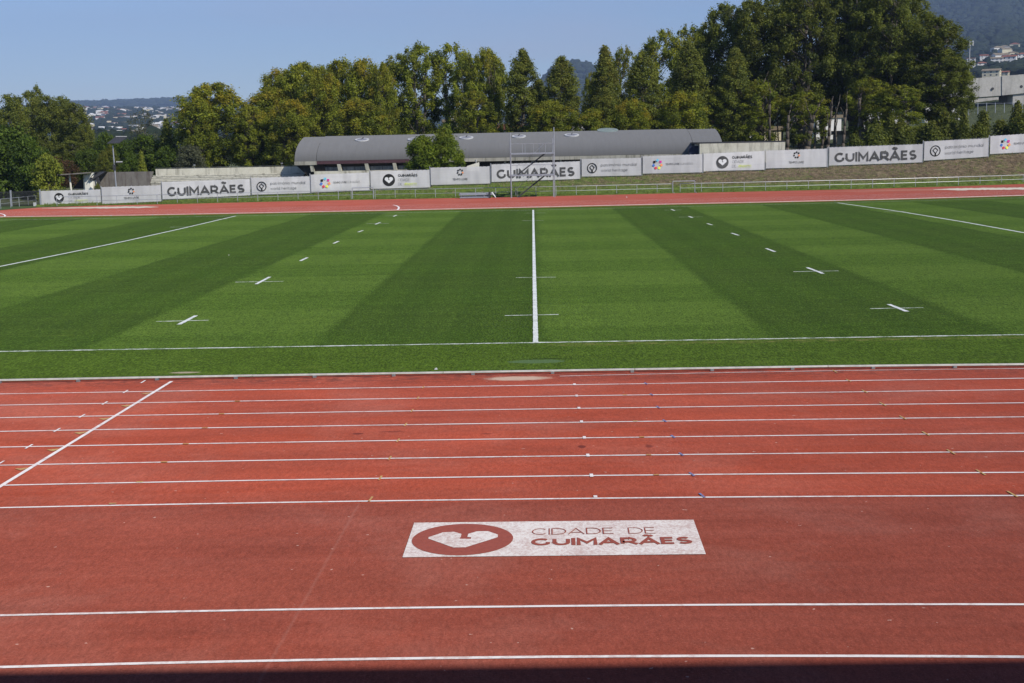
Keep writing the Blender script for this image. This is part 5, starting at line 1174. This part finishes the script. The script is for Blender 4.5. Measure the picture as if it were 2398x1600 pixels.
# masts
def mast(u, vb, vt, D, label, top=True, wpx=2.0):
    Y = D+CY; b = AT(u, vb, Y); t = AT(u, vt, Y); e = empty('telecom_mast', label, 'mast', (b.x, Y, b.z)); h = t.z-b.z; r = wpx/F*D/2
    mb = MB(); mb.tube((0, 0, -5), (0, 0, h), r, r*.8, n=8); mb.build('pole', M_ring, e)
    if top:
        mb = MB()
        for k in range(6):
            a = k*math.pi/3; mb.box((math.cos(a)*2.2-.2, math.sin(a)*2.2-.2, h-2.4), (math.cos(a)*2.2+.2, math.sin(a)*2.2+.2, h+.8))
        for k in range(3): a = k*math.pi/3; mb.tube((2.2*math.cos(a), 2.2*math.sin(a), h-.8), (-2.2*math.cos(a), -2.2*math.sin(a), h-.8), .1)
        mb.build('antenna', M_ring, e)
mast(2270, 150, 99, 880, 'white telecom mast with antennas beside the tall wood')
mast(268, 264, 248, 3200, 'thin pale mast on the hill crest at left', False, 1.2)
# wooded clumps on the hills: one object
def woods():
    V = []; Fc = []; ico = []
    import bmesh
    bm = bmesh.new(); bmesh.ops.create_icosphere(bm, subdivisions=2, radius=1); bv = [v.co.copy() for v in bm.verts]; bf_ = [tuple(v.index for v in f.verts) for f in bm.faces]; bm.free()
    def put(x, y, r, h):
        z = TZ(x, y); n = len(V); sd = R.uniform(0, 9)
        for c in bv:
            k = 1+.22*math.sin(c.x*5+sd)+.2*math.sin(c.y*6+sd*2)+.2*math.sin(c.z*7+sd*3)+R.uniform(-.1, .1); V.append((x+c.x*r*k, y+c.y*r*k, z+h*.35+c.z*h*.65*k))
        Fc.extend([tuple(i+n for i in f) for f in bf_])
    def clump(n, u0, u1, d0, d1, r0, r1, h0, h1):
        for i in range(n):
            u = R.uniform(u0, u1); D = R.uniform(d0, d1); put(CX+(u-1239)/F*D, D+CY, R.uniform(r0, r1), R.uniform(h0, h1))
    clump(420, 150, 470, 420, 1300, 4, 8, 4, 8); clump(1000, 160, 460, 1300, 3600, 6, 15, 6, 12)
    clump(900, 1200, 1465, 2900, 3650, 8, 14, 9, 15); clump(420, 2150, 2440, 940, 2000, 4, 8, 3.5, 7)
    clump(2600, 2130, 2440, 2000, 5000, 8, 17, 9, 16); clump(500, 120, 500, 5600, 7000, 18, 34, 12, 24)
    for i in range(260):
        u = R.uniform(500, 2100); D = R.uniform(300, 1200); put(CX+(u-1239)/F*D, D+CY, R.uniform(3, 6), R.uniform(3, 6))
    m = mat('distant_tree_cover', (.007, .014, .009), (.022, .034, .017), .25, .95, 6)
    o = mesh('distant_woods', V, Fc, m, smooth=True); o['kind'] = 'stuff'; o['label'] = 'masses of trees covering the far hills'
woods()
# ------------------------------------------------------------------ concrete bridge building at the right
def viaduct():
    Y0 = 322.0; a = AT(2150, 199, Y0); b = AT(2345, 179.5, Y0)
    v = empty('concrete_bridge', 'long bare concrete beam building on piers behind the right hedge', 'building', (a.x, Y0, a.z)); ox, oz = a.x, a.z
    def seg(u0, t0, b0, u1, t1, b1, y0, y1, nm):
        P = [AT(u0, b0, Y0), AT(u1, b1, Y0), AT(u1, t1, Y0), AT(u0, t0, Y0)]; mb = MB()
        mb.prism([(p.x-ox, y0, p.z-oz) for p in P], [(p.x-ox, y1, p.z-oz) for p in P]); return mb.build(nm, M_viad, v)
    seg(2150, 194, 238, 2345.5, 178.5, 224, 0, 9, 'beam'); seg(2345.9, 178.5, 223.8, 2520, 164, 206, -.25, 9, 'beam')
    for (u, vv, r) in ((2277,212,2.9),(2325,208,2.9),(2392,203,3.4)):
        p = AT(u, vv, Y0-.35); mb = MB(); mb.tube((p.x-ox, -.30, p.z-oz), (p.x-ox, .02, p.z-oz), r/F*353, n=20); mb.build('round_opening', M_dark, v)
    zg = TZ(a.x, Y0)-oz-1
    q = AT(2279.5, 240, Y0+4); mb = MB(); mb.box((q.x-ox-.16, 3.9, zg), (q.x-ox+.16, 4.2, 6)); mb.V = [(x, y, min(z, AT(2279, 230, Y0).z-oz)) for x, y, z in mb.V]; mb.build('column', M_dark, v)
    P = [AT(2371, 280, Y0), AT(2500, 280, Y0)]; mb = MB(); zt = AT(2400, 216, Y0).z-oz; mb.box((P[0].x-ox, .3, zg-4), (P[1].x-ox, 7, zt-.4)); mb.build('pier', M_viad, v)
    P = [AT(2343, 280, Y0+5), AT(2371, 280, Y0+5)]; mb = MB(); mb.box((P[0].x-ox, 4.5, zg-4), (P[1].x-ox, 7, AT(2350, 222, Y0+5).z-oz)); mb.build('shaded_pier_side', M_concg, v)  # shaded side of the pier, its shade given by darker concrete
    P = [AT(2225, 246, Y0+26), AT(2345, 236, Y0+26)]; w = MB(); w.prism([(P[0].x, Y0+26, P[0].z-3), (P[1].x, Y0+26, P[1].z-3), (P[1].x, Y0+26.4, P[1].z-3), (P[0].x, Y0+26.4, P[0].z-3)], [(P[0].x, Y0+26, AT(2225, 236, Y0+26).z), (P[1].x, Y0+26, AT(2345, 227, Y0+26).z), (P[1].x, Y0+26.4, AT(2345, 227, Y0+26).z), (P[0].x, Y0+26.4, AT(2225, 236, Y0+26).z)])
    tag(w.build('low_wall', M_viad), 'low concrete wall seen under the bridge beam', 'wall')
viaduct()
# fence with tall posts on the lawn under the bridge
lf = empty('lawn_fence', 'tall thin-post fence on the lawn under the concrete bridge', 'fence', (0, 0, 0))
for u in (2252, 2268.5, 2290, 2310.5, 2331, 2352, 2374, 2394):
    Y = 292; p = AT(u, 277, Y); t = AT(u, 241, Y); mb = MB(); mb.tube((p.x, Y, p.z-1.5), (t.x, Y, t.z), .09, n=6); mb.build('post', M_alu, lf)
mb = MB()
for v in (243, 276): mb.tube(AT(2245, v+1, 292), AT(2400, v-2, 292), .03, n=4)
mb.build('cross_wire', M_alu, lf)
def person(u, v, D, shirt, legs, label, pose):
    Y = D+CY; p = AT(u, v, Y); e = empty('person', label, 'person', (p.x, Y, p.z)); H = 1.45
    def skin_body():
        vs = {'pel': (0,0,.52), 'che': (0,0,.74), 'nek': (0,0,.84), 'hed': (0,-.01,.91), 'top': (0,0,.985), 'lk': (-.055,-.02+pose*.06,.27), 'lf': (-.06,pose*-.04,.02), 'rk': (.055,-.02-pose*.06,.27), 'rf': (.06,pose*.06,.02), 'ls': (-.11,0,.80), 'le': (-.15,-.02,.63), 'lh': (-.15,-.08,.50), 'rs': (.11,0,.80), 're': (.15,.0,.63), 'rh': (.16,-.04,.48)}
        ks = list(vs); E = [('pel','che'),('che','nek'),('nek','hed'),('hed','top'),('pel','lk'),('lk','lf'),('pel','rk'),('rk','rf'),('nek','ls'),('ls','le'),('le','lh'),('nek','rs'),('rs','re'),('re','rh')]
        rad = {'pel': .085, 'che': .10, 'nek': .045, 'hed': .062, 'top': .05, 'lk': .045, 'lf': .03, 'rk': .045, 'rf': .03, 'ls': .045, 'le': .03, 'lh': .024, 'rs': .045, 're': .03, 'rh': .024}
        me = bpy.data.meshes.new('body'); me.from_pydata([Vector(vs[k])*H for k in ks], [(ks.index(a), ks.index(b)) for a, b in E], [])
        o = bpy.data.objects.new('body', me); link(o, e); o.modifiers.new('s', 'SKIN'); m_ = o.modifiers.new('d', 'SUBSURF'); m_.levels = 1; m_.render_levels = 1
        for i, k in enumerate(ks): me.skin_vertices[0].data[i].radius = (rad[k]*H, rad[k]*H*.8)
        me.skin_vertices[0].data[0].use_root = True
        mm, b, g, P, x, y, z = newmat('clothed_body', .8); c = g.mix(g.map(z, .52*H, .53*H), legs, shirt); c = g.mix(g.map(z, .84*H, .85*H), c, (.35, .20, .14)); c = g.mix(g.map(z, .955*H, .96*H), c, (.03, .02, .015)); g.L.new(c, b.inputs['Base Color']); me.materials.append(mm)
    skin_body(); return e
person(2322.5, 275.5, 345, (.50, .06, .04), (.03, .03, .04), 'tiny person in red top standing on the lawn, left of two', 1)
person(2342.5, 275.5, 340, (.55, .07, .03), (.12, .03, .03), 'tiny person in red clothes on the lawn, right of two', -1)
person(2271.5, 279.0, 330, (.05, .045, .05), (.55, .55, .55), 'tiny person in dark top and white trousers by the hedge', 1)
# ------------------------------------------------------------------ grandstand behind the camera (throws the shade at the bottom of the view)
def stand():
    Ht = 11.0; ye = -19.75-.87*Ht
    g = empty('grandstand', 'roofed concrete grandstand the view is taken from', 'grandstand', (0, ye, 0))
    mb = MB(); mb.box((-60, 0, Ht-.5), (75, -15, Ht)); mb.build('roof', M_soff, g)
    mb = MB(); mb.box((-60, -15, 0), (75, -14.6, Ht-.5)); mb.build('back_wall', M_soff, g)
    mb = MB()
    for k in range(12): y = 3.2-k*.8; mb.box((-60, y-.8, 0), (75, y, .5+k*.32 if k < 7 else 2.4+(k-7)*.4))
    mb.build('seating_steps', M_soff, g)
    mb = MB(); mb.box((-60, 3.2, 0), (75, 3.4, 1.1)); mb.build('front_wall', M_soff, g)
stand()
# ------------------------------------------------------------------ air
hz = bpy.data.materials.new('thin_haze'); hz.use_nodes = True; hn = hz.node_tree
for q in list(hn.nodes):
    if q.type == 'BSDF_PRINCIPLED': hn.nodes.remove(q)
pv = hn.nodes.new('ShaderNodeVolumePrincipled'); pv.inputs['Color'].default_value = (.50, .68, 1.0, 1); pv.inputs['Density'].default_value = .00012; pv.inputs['Anisotropy'].default_value = 0.0
hn.links.new(pv.outputs[0], [q for q in hn.nodes if q.type == 'OUTPUT_MATERIAL'][0].inputs['Volume'])
mb = MB(); mb.box((-7400, -3200, -1.2), (7400, 9300, 960)); o = mb.build('haze', hz); o['kind'] = 'stuff'
